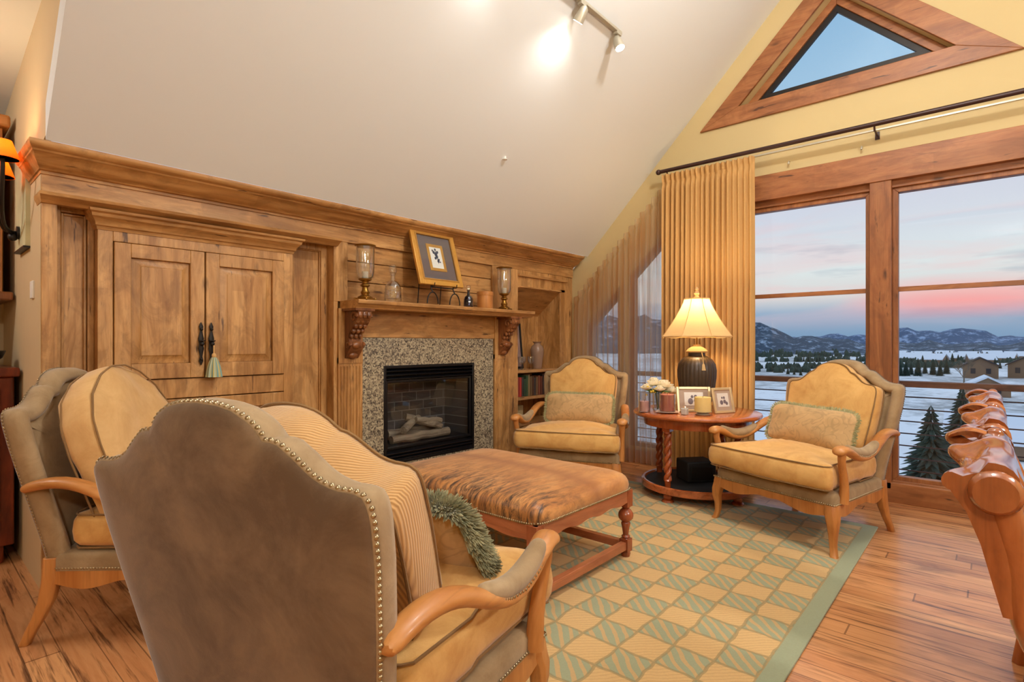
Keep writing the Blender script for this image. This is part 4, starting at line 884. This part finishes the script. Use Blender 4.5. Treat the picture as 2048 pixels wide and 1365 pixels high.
# ---------------------------------------------------------------- ceiling fittings
zc=3.43
T=thing('track_light','track light rail on the sloped ceiling with lit spot heads','track light')
obj('rail',MB().box(1.2,3.46,1.985,2.015,zc-.005,zc+.015),M['trackm'],T,bev=.002)
for x in(3.42,2.97,2.2):
    m=MB().tube([(x,2.0,zc),(x,2.0,zc-.07)],.007,8); m.box(x-.03,x+.03,1.985,2.015,zc-.022,zc-.004)
    dr=Vector((.05,.62,-.72)).normalized() if x!=3.42 else Vector((.0,-.35,-.9)).normalized(); p=Vector((x,2.0,zc-.07))
    m.tube([p-dr*.045,p-dr*.03,p+dr*.02,p+dr*.055],[.012,.026,.034,.037],16); h=obj('spot_head',m,M['trackm'],T)
    obj('bulb',MB().tube([p+dr*.050,p+dr*.0565],.033,16),M['bulb'],h)
    sl=bpy.data.lights.new('spot','SPOT'); sl.energy={2.97:9,3.42:8}.get(x,3); sl.color=(1,.98,.93); sl.spot_size=math.radians(125); sl.spot_blend=1.; sl.shadow_soft_size=.04
    so=bpy.data.objects.new('spot_light',sl); COL.objects.link(so); so.location=p+dr*.07; so.rotation_euler=dr.to_track_quat('-Z','Y').to_euler()
sz=2.14+(3.3-2.80)*1.02
t=tag(obj('sprinkler',MB().lathe([(.03,.03),(.03,.018),(.012,.012),(.010,-.02),(.02,-.024),(.02,-.027)],(3.12,2.815,sz),20),M['white']),'small white sprinkler head on the sloped ceiling above the mantel','sprinkler')
# ---------------------------------------------------------------- hall side: sideboard, hutch, sconce, painting, thermostat
T=thing('sideboard','dark red mahogany sideboard at the left edge beyond the armchair','sideboard',(0,0,0))
m=MB().box(-.95,.44,4.02,4.55,.10,1.02); m.box(-.90,.40,4.05,4.5,0,.10); obj('body',m,M['mahog'],T,bev=.008)
obj('top',MB().box(-.98,.46,3.985,4.58,1.02,1.07),M['mahog'],T,bev=.01,seg=3)
for x0,x1 in((-.90,-.30),(-.25,.38)):
    m=MB(); frame_rect(m,x0,x1,.16,.96,.07,3.995,4.02); rpanel(m,x0+.07,x1-.07,.23,.89,3.995,.03); d=obj('door',m,M['mahog'],T,bev=.003); obj('knob',MB().ball((x1-.04 if x0<-.5 else x0+.04,3.985,.6),.014),M['brass'],d)
T=thing('wall_cabinet','honey wood wall cabinet glowing in lamp light above the sideboard','cabinet')
m=MB().box(-.95,.42,4.30,4.78,1.50,2.45); obj('body',m,M['honey_v'],T,bev=.004)
obj('cornice',MB().box(-1.0,.45,4.25,4.79,2.45,2.52),M['honey'],T,bev=.015,seg=3); obj('base_moulding',MB().box(-1.0,.46,4.24,4.79,1.45,1.50),M['alder_dk'],T,bev=.01,seg=3)
for x0,x1 in((-.93,-.28),(-.24,.40)):
    m=MB(); frame_rect(m,x0,x1,1.53,2.42,.07,4.275,4.30); rpanel(m,x0+.07,x1-.07,1.60,2.35,4.275,.03); obj('door',m,M['honey_v'],T,bev=.003)
T=thing('decorative_bowl','dark metal bowl of pine cones on the mahogany sideboard','bowl',(.30,4.2,1.071)); obj('bowl',MB().lathe([(.05,0),(.06,.01),(.11,.05),(.125,.09),(.115,.088),(.05,.02)],n=28),M['iron'],T)
m=MB()
for k in range(9): m.ball((random.uniform(-.06,.06),random.uniform(-.06,.06),.085+random.uniform(0,.04)),.032,8,6)
obj('pine_cones',m,M['logs'],T)
T=thing('wall_sconce','dark iron wall sconce with two lit amber shades at the left edge','sconce')
m=MB().tube([(.475,3.95,1.80),(.44,3.95,1.80)],.035,16); m.ball((.425,3.95,1.775),.022); obj('backplate',m,M['iron'],T)
for i,(ax,ay,az) in enumerate(((.352,3.60,2.10),(.355,3.80,2.055))):
    p0=Vector((.44,3.95,1.80)); p3=Vector((ax,ay,az)); pts=[]
    for k in range(13):
        f=k/12; c1=Vector((.36,3.93,1.78)); c2=Vector((ax,ay,az-.20)); pts.append(((1-f)**3)*p0+3*(1-f)**2*f*c1+3*(1-f)*f*f*c2+f**3*p3)
    a=obj('arm',MB().tube(pts,.009,8),M['iron'],T)
    obj('lamp_shade',MB().lathe([(.064,.0),(.034,.09),(.032,.09),(.061,.0)],(ax,ay,az),28),M['sconce_sh'],T); obj('bulb',MB().ball((ax,ay,az+.03),.016),M['bulbw'],a)
    l=bpy.data.lights.new('sconce_light','POINT'); l.energy=4; l.color=(1,.70,.36); l.shadow_soft_size=.02; lo=bpy.data.objects.new('sconce_light',l); COL.objects.link(lo); lo.location=(ax,ay,az+.052)
T=thing('canvas_painting','pale green canvas painting seen edge on beside the sconce','painting')
obj('canvas',MB().box(.452,.475,3.76,4.08,1.71,2.13),flat('green_wash',(196,190,150),.6,var=.35,scale=7),T,bev=.003); obj('frame',MB().box(.445,.475,3.755,4.085,1.70,1.71),M['iron'],T)
tag(obj('thermostat',MB().box(.463,.475,3.63,3.70,1.43,1.52),M['white'],bev=.004),'small white thermostat on the wall end beside the panelling','thermostat')
# ---------------------------------------------------------------- carved chairs in a row at the right
def carved_chair(cx,label):
    T=thing('carved_chair',label,'chair',(cx,0,0),0,'carved wooden chairs in a row at the right')
    YZ=[(.40,-.15),(.50,-.12),(.60,-.09),(.71,-.06),(.80,-.034),(.86,-.016),(.92,-.002),(.98,.004)]
    def by(z):
        for (z0,y0),(z1,y1) in zip(YZ,YZ[1:]):
            if z<=z1: return y0+(y1-y0)*(z-z0)/(z1-z0)
        return YZ[-1][1]
    # rolled crest rail whose front lip flares backwards in carved lobes over a coved board
    m=MB(); n=60; rings=[]
    for i in range(n+1):
        u=-1+2*i/n; x=u*.235; b1=math.exp(-((u+1)/.34)**2); b2=math.exp(-((u-.12)/.22)**2); b3=math.exp(-((u-1)/.22)**2); dip=.012*Co(u*PI*3.2)
        L=.010+.022*b1+.026*b2+.040*b3; zt=.988+.012*b2+.006*b1; pts=[]
        for k in range(9): a=PI*.5+PI*k/8; pts.append((x,-.006+.028*Co(a),zt+.030*S(a)))        # back of the roll
        pts+= [(x,-.028,.90),(x,-.032,.80),(x,-.014,.80),(x,-.004,.84),(x,.004+L*.2,.90),(x,.012+L*.45,.945)]
        for k in range(8): a=-PI*.45+PI*.95*k/7; pts.append((x,.012+L+.013*Co(a),zt-.004+.014*S(a)+.010*b3))   # rounded lip
        pts+= [(x,.012+L*.6,zt+.010+dip*.5),(x,.012,zt+.020+dip*.6),(x,.002,zt+.030)]
        rings.append(pts)
    m.loft(rings); obj('crest_rail',m,M['stool'],T,smooth=60)
    for s in(-1,1):
        m=MB().tube([(s*.225,-.006,.982),(s*.25,-.006,.982),(s*.258,-.006,.982)],[.032,.032,.026],20); obj('scroll_end',m,M['stool'],T,smooth=50)
    m=MB(); rg=[]
    for k in range(9):
        f=k/8; w=.026*S(min(1,f+.25)*PI*.84)**.7+.003; c=Vector((.19+.01*f,.005+.062*f,1.014+.010*S(f*PI)-.010*f)); rg.append([c+Vector((q*w,0,.006*(1-q*q))) for q in(-1,-.5,0,.5,1)]+[c+Vector((q*w*.8,0,-.014*(1-f*.6))) for q in(1,.5,0,-.5,-1)])
    m.loft(rg); m.ball((.20,-.008,1.012),.015,12,8,(1.4,1,1)); obj('carved_leaf',m,M['stool'],T,smooth=60)
    zs=[.42+.40*k/14 for k in range(15)]
    m=MB().loft([[(-.205,by(z)-.020,z),(0,by(z)-.036,z),(.205,by(z)-.020,z),(.205,by(z)-.004,z),(0,by(z)-.018,z),(-.205,by(z)-.004,z)] for z in zs]); obj('back_panel',m,M['stool'],T,smooth=50)
    for s in(-1,1):
        p=[(s*.205,by(.42)-.01,.42),(s*.21,by(.55)-.02,.55),(s*.215,by(.66)-.02,.66),(s*.22,by(.74)-.018,.74),(s*.222,by(.80)-.004,.795),(s*.222,by(.86)-.022,.86),(s*.224,by(.93)-.022,.93),(s*.226,-.012,.985)]
        obj('stile',MB().tube(p,[.024,.024,.023,.023,.025,.017,.018,.022],12,up=(1,0,0),sq=1.0),M['stool'],T,smooth=60,sub=1)
        obj('leg',MB().tube([(s*.205,-.125,.43),(s*.205,-.12,.25),(s*.205,-.08,0)],[.028,.024,.02],10),M['stool'],T,smooth=60)
        obj('leg',MB().tube([(s*.22,-.55,.42),(s*.235,-.57,.34),(s*.225,-.55,.2),(s*.23,-.565,.03),(s*.235,-.575,0)],[.03,.04,.026,.022,.03],12),M['stool'],T,smooth=60)
    m=MB(); q=resample(sup(.245,.235,60,6),64); m.loft([[(a*s,b*s-.35,z) for a,b in q] for s,z in((.96,.39),(1,.40),(1,.43),(.97,.44))]); obj('seat_frame',m,M['stool'],T,smooth=50)
    m,p=puffy(sup(.22,.21,64,5),.015,.02,lambda a,b,h:(a,b-.35,.458+h)); obj('seat_pad',m,M['suede'],T,smooth=70)
    return T
for x,l in((1.305,'nearest carved glossy wooden chair with scrolled crest at right edge'),(1.94,'carved glossy wooden chair behind the nearest one at right'),(2.585,'farthest carved wooden chair of the row, nearest the big window')): carved_chair(x,l)
T=thing('dining_table','polished wooden dining table in front of the carved chairs','table',(1.95,-.95,0)); obj('tabletop',MB().box(-1.1,1.1,-.45,.45,.72,.76),M['cherry'],T,bev=.008)
for a in(-1,1):
    for b in(-1,1): obj('leg',MB().lathe([(.03,0),(.04,.1),(.03,.3),(.045,.5),(.035,.72)],(a*1.0,b*.37,0),16),M['cherry_v'],T)

# ---------------------------------------------------------------- outside
GZ=-8.0
def ext(px,py,gz=GZ):
    a=(px-1024)/1088; d=Vector((Co(TH)+S(TH)*a,S(TH)-Co(TH)*a,-(py-688)/1088)); t=(gz-H)/d.z; return Vector((d.x*t,d.y*t,gz))
def snow():
    t=NT('snow_ground'); co=t.coord(); n=t.noise(t.coord((.012,.03,1)),1.,5,.65); n2=t.noise(co,.35,4,.7)
    k=t.ramp(t.math('ADD',t.math('MULTIPLY',n,.6),t.math('MULTIPLY',n2,.4)),[(.46,(0,0,0,1)),(.58,(1,1,1,1))]); return t.bsdf(t.mix(t.math('MULTIPLY',k,.75),lin((246,248,252)),lin((112,116,116))),.8)
M['snow']=snow(); M['railw']=wood('weathered_rail',(112,68,44),(130,82,54),(80,46,30),1,knots=False,rough=.6); M['snowp']=flat('roof_snow',(232,238,248),.7,var=.03); M['spruce']=flat('spruce_green',(46,66,56),.8,var=.45,scale=2); M['bark']=flat('bark',(80,62,50),.9); M['bare']=flat('bare_twigs',(120,104,88),.9); M['house']=flat('brown_siding',(140,110,86),.8); M['roofd']=flat('dark_roof',(62,56,58),.8)
m=MB(); nx,ny=60,40; vs=[]
for i in range(nx+1):
    for j in range(ny+1):
        r=14+ (700-14)*(i/nx)**2.2; a=math.radians(-75+150*j/ny)+math.radians(8); vs.append((r*Co(a),r*S(a),GZ+noise.noise(Vector((r*Co(a)*.02,r*S(a)*.02,0)))*.5))
m.add(vs,[(i*(ny+1)+j,i*(ny+1)+j+1,(i+1)*(ny+1)+j+1,(i+1)*(ny+1)+j) for i in range(nx) for j in range(ny)]); struct('ground_snow',m,M['snow'])
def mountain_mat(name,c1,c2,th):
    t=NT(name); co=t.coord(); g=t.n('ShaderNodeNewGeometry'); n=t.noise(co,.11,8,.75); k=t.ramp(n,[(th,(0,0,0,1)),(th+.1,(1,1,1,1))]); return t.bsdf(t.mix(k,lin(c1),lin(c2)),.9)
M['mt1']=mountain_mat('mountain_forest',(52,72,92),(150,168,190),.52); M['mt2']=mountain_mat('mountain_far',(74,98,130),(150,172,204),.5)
def ridge(name,R,hf,mat,a0,a1,depth):
    m=MB(); na=160; nd=14; vs=[]
    for i in range(na+1):
        a=math.radians(a0+(a1-a0)*i/na)
        for j in range(nd+1):
            f=j/nd; r=R+depth*f; hgt=hf(math.degrees(a))*S(f*PI/2)**.9; x,y=r*Co(a),r*S(a); nz=noise.fractal(Vector((x*.02,y*.02,1)),1.,2.,4)*.34*hgt*S(f*PI*.9)
            vs.append((x,y,GZ-1+hgt+nz))
    m.add(vs,[(i*(nd+1)+j,i*(nd+1)+j+1,(i+1)*(nd+1)+j+1,(i+1)*(nd+1)+j) for i in range(na) for j in range(nd)]); return struct(name,m,mat)
def h1(a): # angle in degrees: 17.7 is the curtain edge, 8 the mullion
    return 10+31*1/(1+math.exp(-(a-15.4)/1.5))+5*math.exp(-((a-11)/2.)**2)+1.5*math.exp(-((a-5.5)/2.5)**2)+(1.5*S(a*2.1)+1*S(a*5.3))
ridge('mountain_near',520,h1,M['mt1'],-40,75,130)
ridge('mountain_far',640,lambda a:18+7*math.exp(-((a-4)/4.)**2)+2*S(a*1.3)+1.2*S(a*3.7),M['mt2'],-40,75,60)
# conifers
def conifer(label,loc,h,r,group,seed):
    T=thing('conifer_tree',label,'tree',loc,seed,group); random.seed(seed); m=MB(); L_=44 if h>5 else 22
    for k in range(L_):
        f=k/L_; z=h*(.06+.94*f); rr=r*(1-f)**.85+.04; nb=int(9+(26 if h>5 else 8)*(1-f))
        for b in range(nb):
            a=2*PI*b/nb+k*1.7+random.uniform(-.2,.2); q=rr*random.uniform(.75,1.1); d=Vector((Co(a),S(a),0)); w=Vector((-S(a),Co(a),0))*q*(.11 if h>5 else .2); dz=-q*.28; th=h/L_*1.2
            p=Vector((0,0,z)); m.add([p+Vector((0,0,th)),p+d*q*.55+w+Vector((0,0,dz*.5)),p+d*q+Vector((0,0,dz)),p+d*q*.55-w+Vector((0,0,dz*.5)),p+d*q*.5+Vector((0,0,dz*.3-th*.5))],[(0,1,2),(0,2,3),(1,4,2),(2,4,3),(0,4,1),(0,3,4)])
    obj('foliage',m,M['spruce'],T,smooth=0); obj('trunk',MB().tube([(0,0,0),(0,0,h*.95)],[.03*h,.004*h],6),M['bark'],T); return T
def spot(px,py): p=ext(px,py); return (p.x,p.y,GZ)
g='spruces beyond the deck railing'
a=(1880-1024)/1088; 
def at_depth(px,z): a=(px-1024)/1088; return ((Co(TH)+S(TH)*a)*z,(S(TH)-Co(TH)*a)*z,GZ)
c0=conifer('tall dark spruce just beyond the deck railing, left of the pair',at_depth(1862,20),6.9,2.5,g,5)
c1=conifer('tall dark spruce just beyond the deck railing, right of the pair',at_depth(1924,27.5),7.0,2.3,g,6)
c2=conifer('distant dark spruce in the snowy valley',spot(1800,752),4.6,1.3,'spruces in the snowy valley',8)
HP=[spot(1966,757),spot(2030,757),spot(1972,792),spot(1990,905)]+[spot(1796+k*23.5,(716,724,719,728)[k%4]) for k in range(11)]; TP=[]
def free(p,s):
    if any((p[0]-h[0])**2+(p[1]-h[1])**2<8.5**2 for h in HP) or any((p[0]-h[0])**2+(p[1]-h[1])**2<(1.6*s+1.2)**2 for h in TP): return False
    TP.append(p); return True
random.seed(21)
spots=[(1812,752,1),(1822,750,.8),(1836,752,1.1),(1850,748,.8),(1866,750,1.0),(1880,752,.9),(1893,748,1),(1786,756,.9),(1990,735,.8),(2000,738,.6),(2036,742,.7)]
for px,py,s in spots:
  if free(spot(px,py),s): dup(c2,spot(px,py),random.uniform(0,6),sc=(s,s,s),label='distant spruce of the dense row behind the railing, middle distance')
for q in range(34):
    px=random.uniform(1500,1738); py=random.choice([736,737,722,724,750,712])+random.uniform(-1.5,1.5); s=random.uniform(.35,.65)*(1 if py>730 else 1.3)
    if free(spot(px,py),s): dup(c2,spot(px,py),random.uniform(0,6),sc=(s,s,s*.8),label='small dark tree in the snowy fields seen through the left pane')
for q in range(40):
    px=random.uniform(1784,2046); py=random.uniform(712,732); s=random.uniform(.6,1.2)
    if free(spot(px,py),s): dup(c2,spot(px,py),random.uniform(0,6),sc=(s,s,s),label='small dark tree among the far houses seen through the right pane')
c2['label']='distant spruce of the dense row behind the railing, middle distance'
# hedgerows and woods too far to count
random.seed(31); m=MB()
for py,px0,px1,n_,hh in((737,1490,1740,150,2.4),(745,1490,1620,50,2.6),(723,1490,1740,110,3.0),(714,1480,1740,120,4.),(716,1784,2060,120,3.6),(726,1784,2060,90,2.8),(736,1784,1930,80,3.0),(709,1480,2060,190,5.)):
    for k in range(n_):
        if noise.noise(Vector((k*.11,py,0)))<-.12: continue
        p=ext(px0+(px1-px0)*k/n_+random.uniform(-1,1),py+random.uniform(-1.4,1.2)); h=hh*random.uniform(.5,1.15); q=h*random.uniform(.3,.5)
        m.add([(p.x+q*Co(a_),p.y+q*S(a_),GZ-.3) for a_ in(0,1.26,2.5,3.8,5.0)]+[(p.x+q*.8*Co(a_),p.y+q*.8*S(a_),GZ+h*.55) for a_ in(0,1.26,2.5,3.8,5.0)]+[(p.x,p.y,GZ+h)],[(i_,(i_+1)%5,5+(i_+1)%5,5+i_) for i_ in range(5)]+[(5+i_,5+(i_+1)%5,10) for i_ in range(5)])
tag(obj('distant_woods',m,M['spruce'],smooth=0),'dark hedgerows and woods in bands across the snowy valley','trees',kind='stuff')
# houses
def house(label,loc,w,d,h,rz,snowy):
    T=thing('house',label,'house',loc,rz,'houses in the valley'); obj('wall',MB().prism([(-w/2,0),(w/2,0),(w/2,h),(0,h+w*.28),(-w/2,h)],lambda a,b:(-d/2,a,b),lambda a,b:(d/2,a,b)),M['house'],T,smooth=0)
    m=MB()
    for s in(-1,1): m.prism([(s*w*.58,h-w*.045),(0,h+w*.28),(0,h+w*.28+.35),(s*w*.58,h+.35-w*.045)],lambda a,b:(-d*.56,a,b),lambda a,b:(d*.56,a,b))
    obj('roof',m,M['snowp'] if snowy else M['roofd'],T,smooth=0)
    for yy in(-.22,.22): obj('window',MB().box(-d/2-.06,-d/2,yy*w-w*.07,yy*w+w*.07,h*.4,h*.8),M['roofd'],T,smooth=0)
    return T
house('brown gabled house with dark roof, left of two in middle distance',spot(1960,757),7,7,3.4,.05,False)
house('brown gabled house with dark roof at right edge of the view',spot(2052,757),7,7,3.6,-.05,False)
house('snow covered gabled roof just above the railing at right',spot(1972,792),6.,5,1.6,.1,True)
random.seed(4)
for k in range(11):
    px=1796+k*23.5; py=(716,724,719,728)[k%4]; house('small distant house with snowy roof across the valley',spot(px,py),8,9,2.2,PI/2+random.uniform(-.4,.4),True)
house('large snow roofed building behind the spruces',spot(1990,905),6,6,1.4,PI/2,True)
# bare tree
T=thing('bare_tree','grey leafless tree standing beyond the railing','tree',spot(1928,768)); random.seed(2); m=MB()
def br(p,d,L_,r,n):
    q=p+d*L_; m.tube([p,q],[r,r*.6],4,cap=False)
    if n:
        for k in range(3):
            dd=(d+Vector((random.uniform(-.7,.7),random.uniform(-.7,.7),random.uniform(-.1,.5)))).normalized(); br(p+d*L_*random.uniform(.5,1),dd,L_*.72,r*.62,n-1)
br(Vector((0,0,0)),Vector((0,0,1)),2.4,.16,6); obj('branches',m,M['bare'],T)
# deck and railing
struct('deck',MB().box(5.18,6.42,-4,6,-.20,-.08),M['fir'],smooth=0)
T=thing('deck_railing','wooden deck rail with horizontal metal cables outside the window','railing')
obj('top_rail',MB().box(6.24,6.36,-4,6,.795,.85),M['railw'],T,bev=.005)
for k in range(8): obj('cable',MB().tube([(6.3,-4,.70-k*.115),(6.3,6,.70-k*.115)],.006,6),M['rod'],T)
for y in(-3.9,-1.9,2.9,5.9): obj('post',MB().box(6.26,6.34,y-.04,y+.04,-.08,.80),M['rod'],T)
# ---------------------------------------------------------------- world
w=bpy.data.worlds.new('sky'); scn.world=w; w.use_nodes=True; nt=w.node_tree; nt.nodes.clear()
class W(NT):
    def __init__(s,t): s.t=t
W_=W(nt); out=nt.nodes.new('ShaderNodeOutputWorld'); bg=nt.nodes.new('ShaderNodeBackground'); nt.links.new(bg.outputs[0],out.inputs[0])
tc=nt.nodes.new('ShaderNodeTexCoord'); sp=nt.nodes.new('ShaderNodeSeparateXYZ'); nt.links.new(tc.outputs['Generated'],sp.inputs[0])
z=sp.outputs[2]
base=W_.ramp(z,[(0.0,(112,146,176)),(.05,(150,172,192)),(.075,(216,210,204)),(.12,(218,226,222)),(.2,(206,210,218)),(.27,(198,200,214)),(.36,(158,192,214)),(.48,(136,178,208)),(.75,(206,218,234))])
mp=nt.nodes.new('ShaderNodeMapping'); mp.inputs['Scale'].default_value=(2.2,2.2,13); mp.inputs['Rotation'].default_value=(.05,-.06,0); nt.links.new(tc.outputs['Generated'],mp.inputs[0])
cn=W_.noise(mp.outputs[0],1.6,5,.55,.6); cr=W_.ramp(cn,[(.47,(0,0,0,1)),(.66,(1,1,1,1))])
lowm=W_.ramp(z,[(.02,(0,0,0,1)),(.07,(1,1,1,1)),(.13,(.75,.75,.75,1)),(.25,(.4,.4,.4,1)),(.34,(0,0,0,1))])
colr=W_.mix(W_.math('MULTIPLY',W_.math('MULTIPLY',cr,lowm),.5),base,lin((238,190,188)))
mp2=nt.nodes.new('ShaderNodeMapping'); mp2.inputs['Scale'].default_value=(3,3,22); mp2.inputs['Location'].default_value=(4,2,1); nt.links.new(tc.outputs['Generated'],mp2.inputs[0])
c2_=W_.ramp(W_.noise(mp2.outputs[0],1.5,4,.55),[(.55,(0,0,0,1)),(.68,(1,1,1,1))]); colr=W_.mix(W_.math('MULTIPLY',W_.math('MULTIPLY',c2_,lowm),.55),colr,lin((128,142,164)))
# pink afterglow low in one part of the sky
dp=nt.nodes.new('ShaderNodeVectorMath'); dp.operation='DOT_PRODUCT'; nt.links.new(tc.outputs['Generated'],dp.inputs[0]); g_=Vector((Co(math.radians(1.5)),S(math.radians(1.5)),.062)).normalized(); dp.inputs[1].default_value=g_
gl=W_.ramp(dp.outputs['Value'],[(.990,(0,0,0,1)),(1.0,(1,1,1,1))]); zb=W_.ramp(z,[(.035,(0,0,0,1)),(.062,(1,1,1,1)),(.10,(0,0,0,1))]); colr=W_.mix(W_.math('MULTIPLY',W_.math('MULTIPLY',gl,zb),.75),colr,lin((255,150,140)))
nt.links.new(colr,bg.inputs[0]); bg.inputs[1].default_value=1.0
# ---------------------------------------------------------------- fill lamps, added out of view to brighten the room
def fill_lamp(x,y,z,e,label,r=.09,c=(1,.97,.92)):
    t=thing('fill_light',label,'light',(x,y,z)); obj('canopy',MB().lathe([(r*1.2,.06),(r*1.2,.045),(r,.03)],n=24),M['trackm'],t); obj('diffuser',MB().lathe([(r,.03),(r*.9,.0),(r*.4,-.02)],n=24),M['bulb'],t)
    l=bpy.data.lights.new('fill_point','POINT'); l.energy=e; l.color=c; l.shadow_soft_size=.10; o=bpy.data.objects.new('fill_point_light',l); COL.objects.link(o); o.location=(x,y,z-.35)
EX=1.15
fill_lamp(-.9,-.6,hz(3)-.06,60*EX,'added round fill light at the hall ceiling behind the camera')
fill_lamp(2.2,-1.2,2.5,70*EX,'added round fill light over the dining table behind the chairs')
fill_lamp(-.9,3.7,hz(3)-.06,26*EX,'added round fill light at the hall ceiling left of the armchairs')
fill_lamp(2.4,.3,cz(.3)-.08,100*EX,'added round fill light near the ridge above the camera')
# ---------------------------------------------------------------- render settings
vs_=scn.view_settings; vs_.view_transform='Standard'; vs_.look='None'; vs_.gamma=1; vs_.exposure=0.2; vs_.use_curve_mapping=False
cy=scn.cycles; cy.use_denoising=True; cy.max_bounces=8; cy.diffuse_bounces=4; cy.glossy_bounces=4; cy.transmission_bounces=6; cy.transparent_max_bounces=16; cy.sample_clamp_indirect=6; cy.caustics_reflective=False; cy.caustics_refractive=False
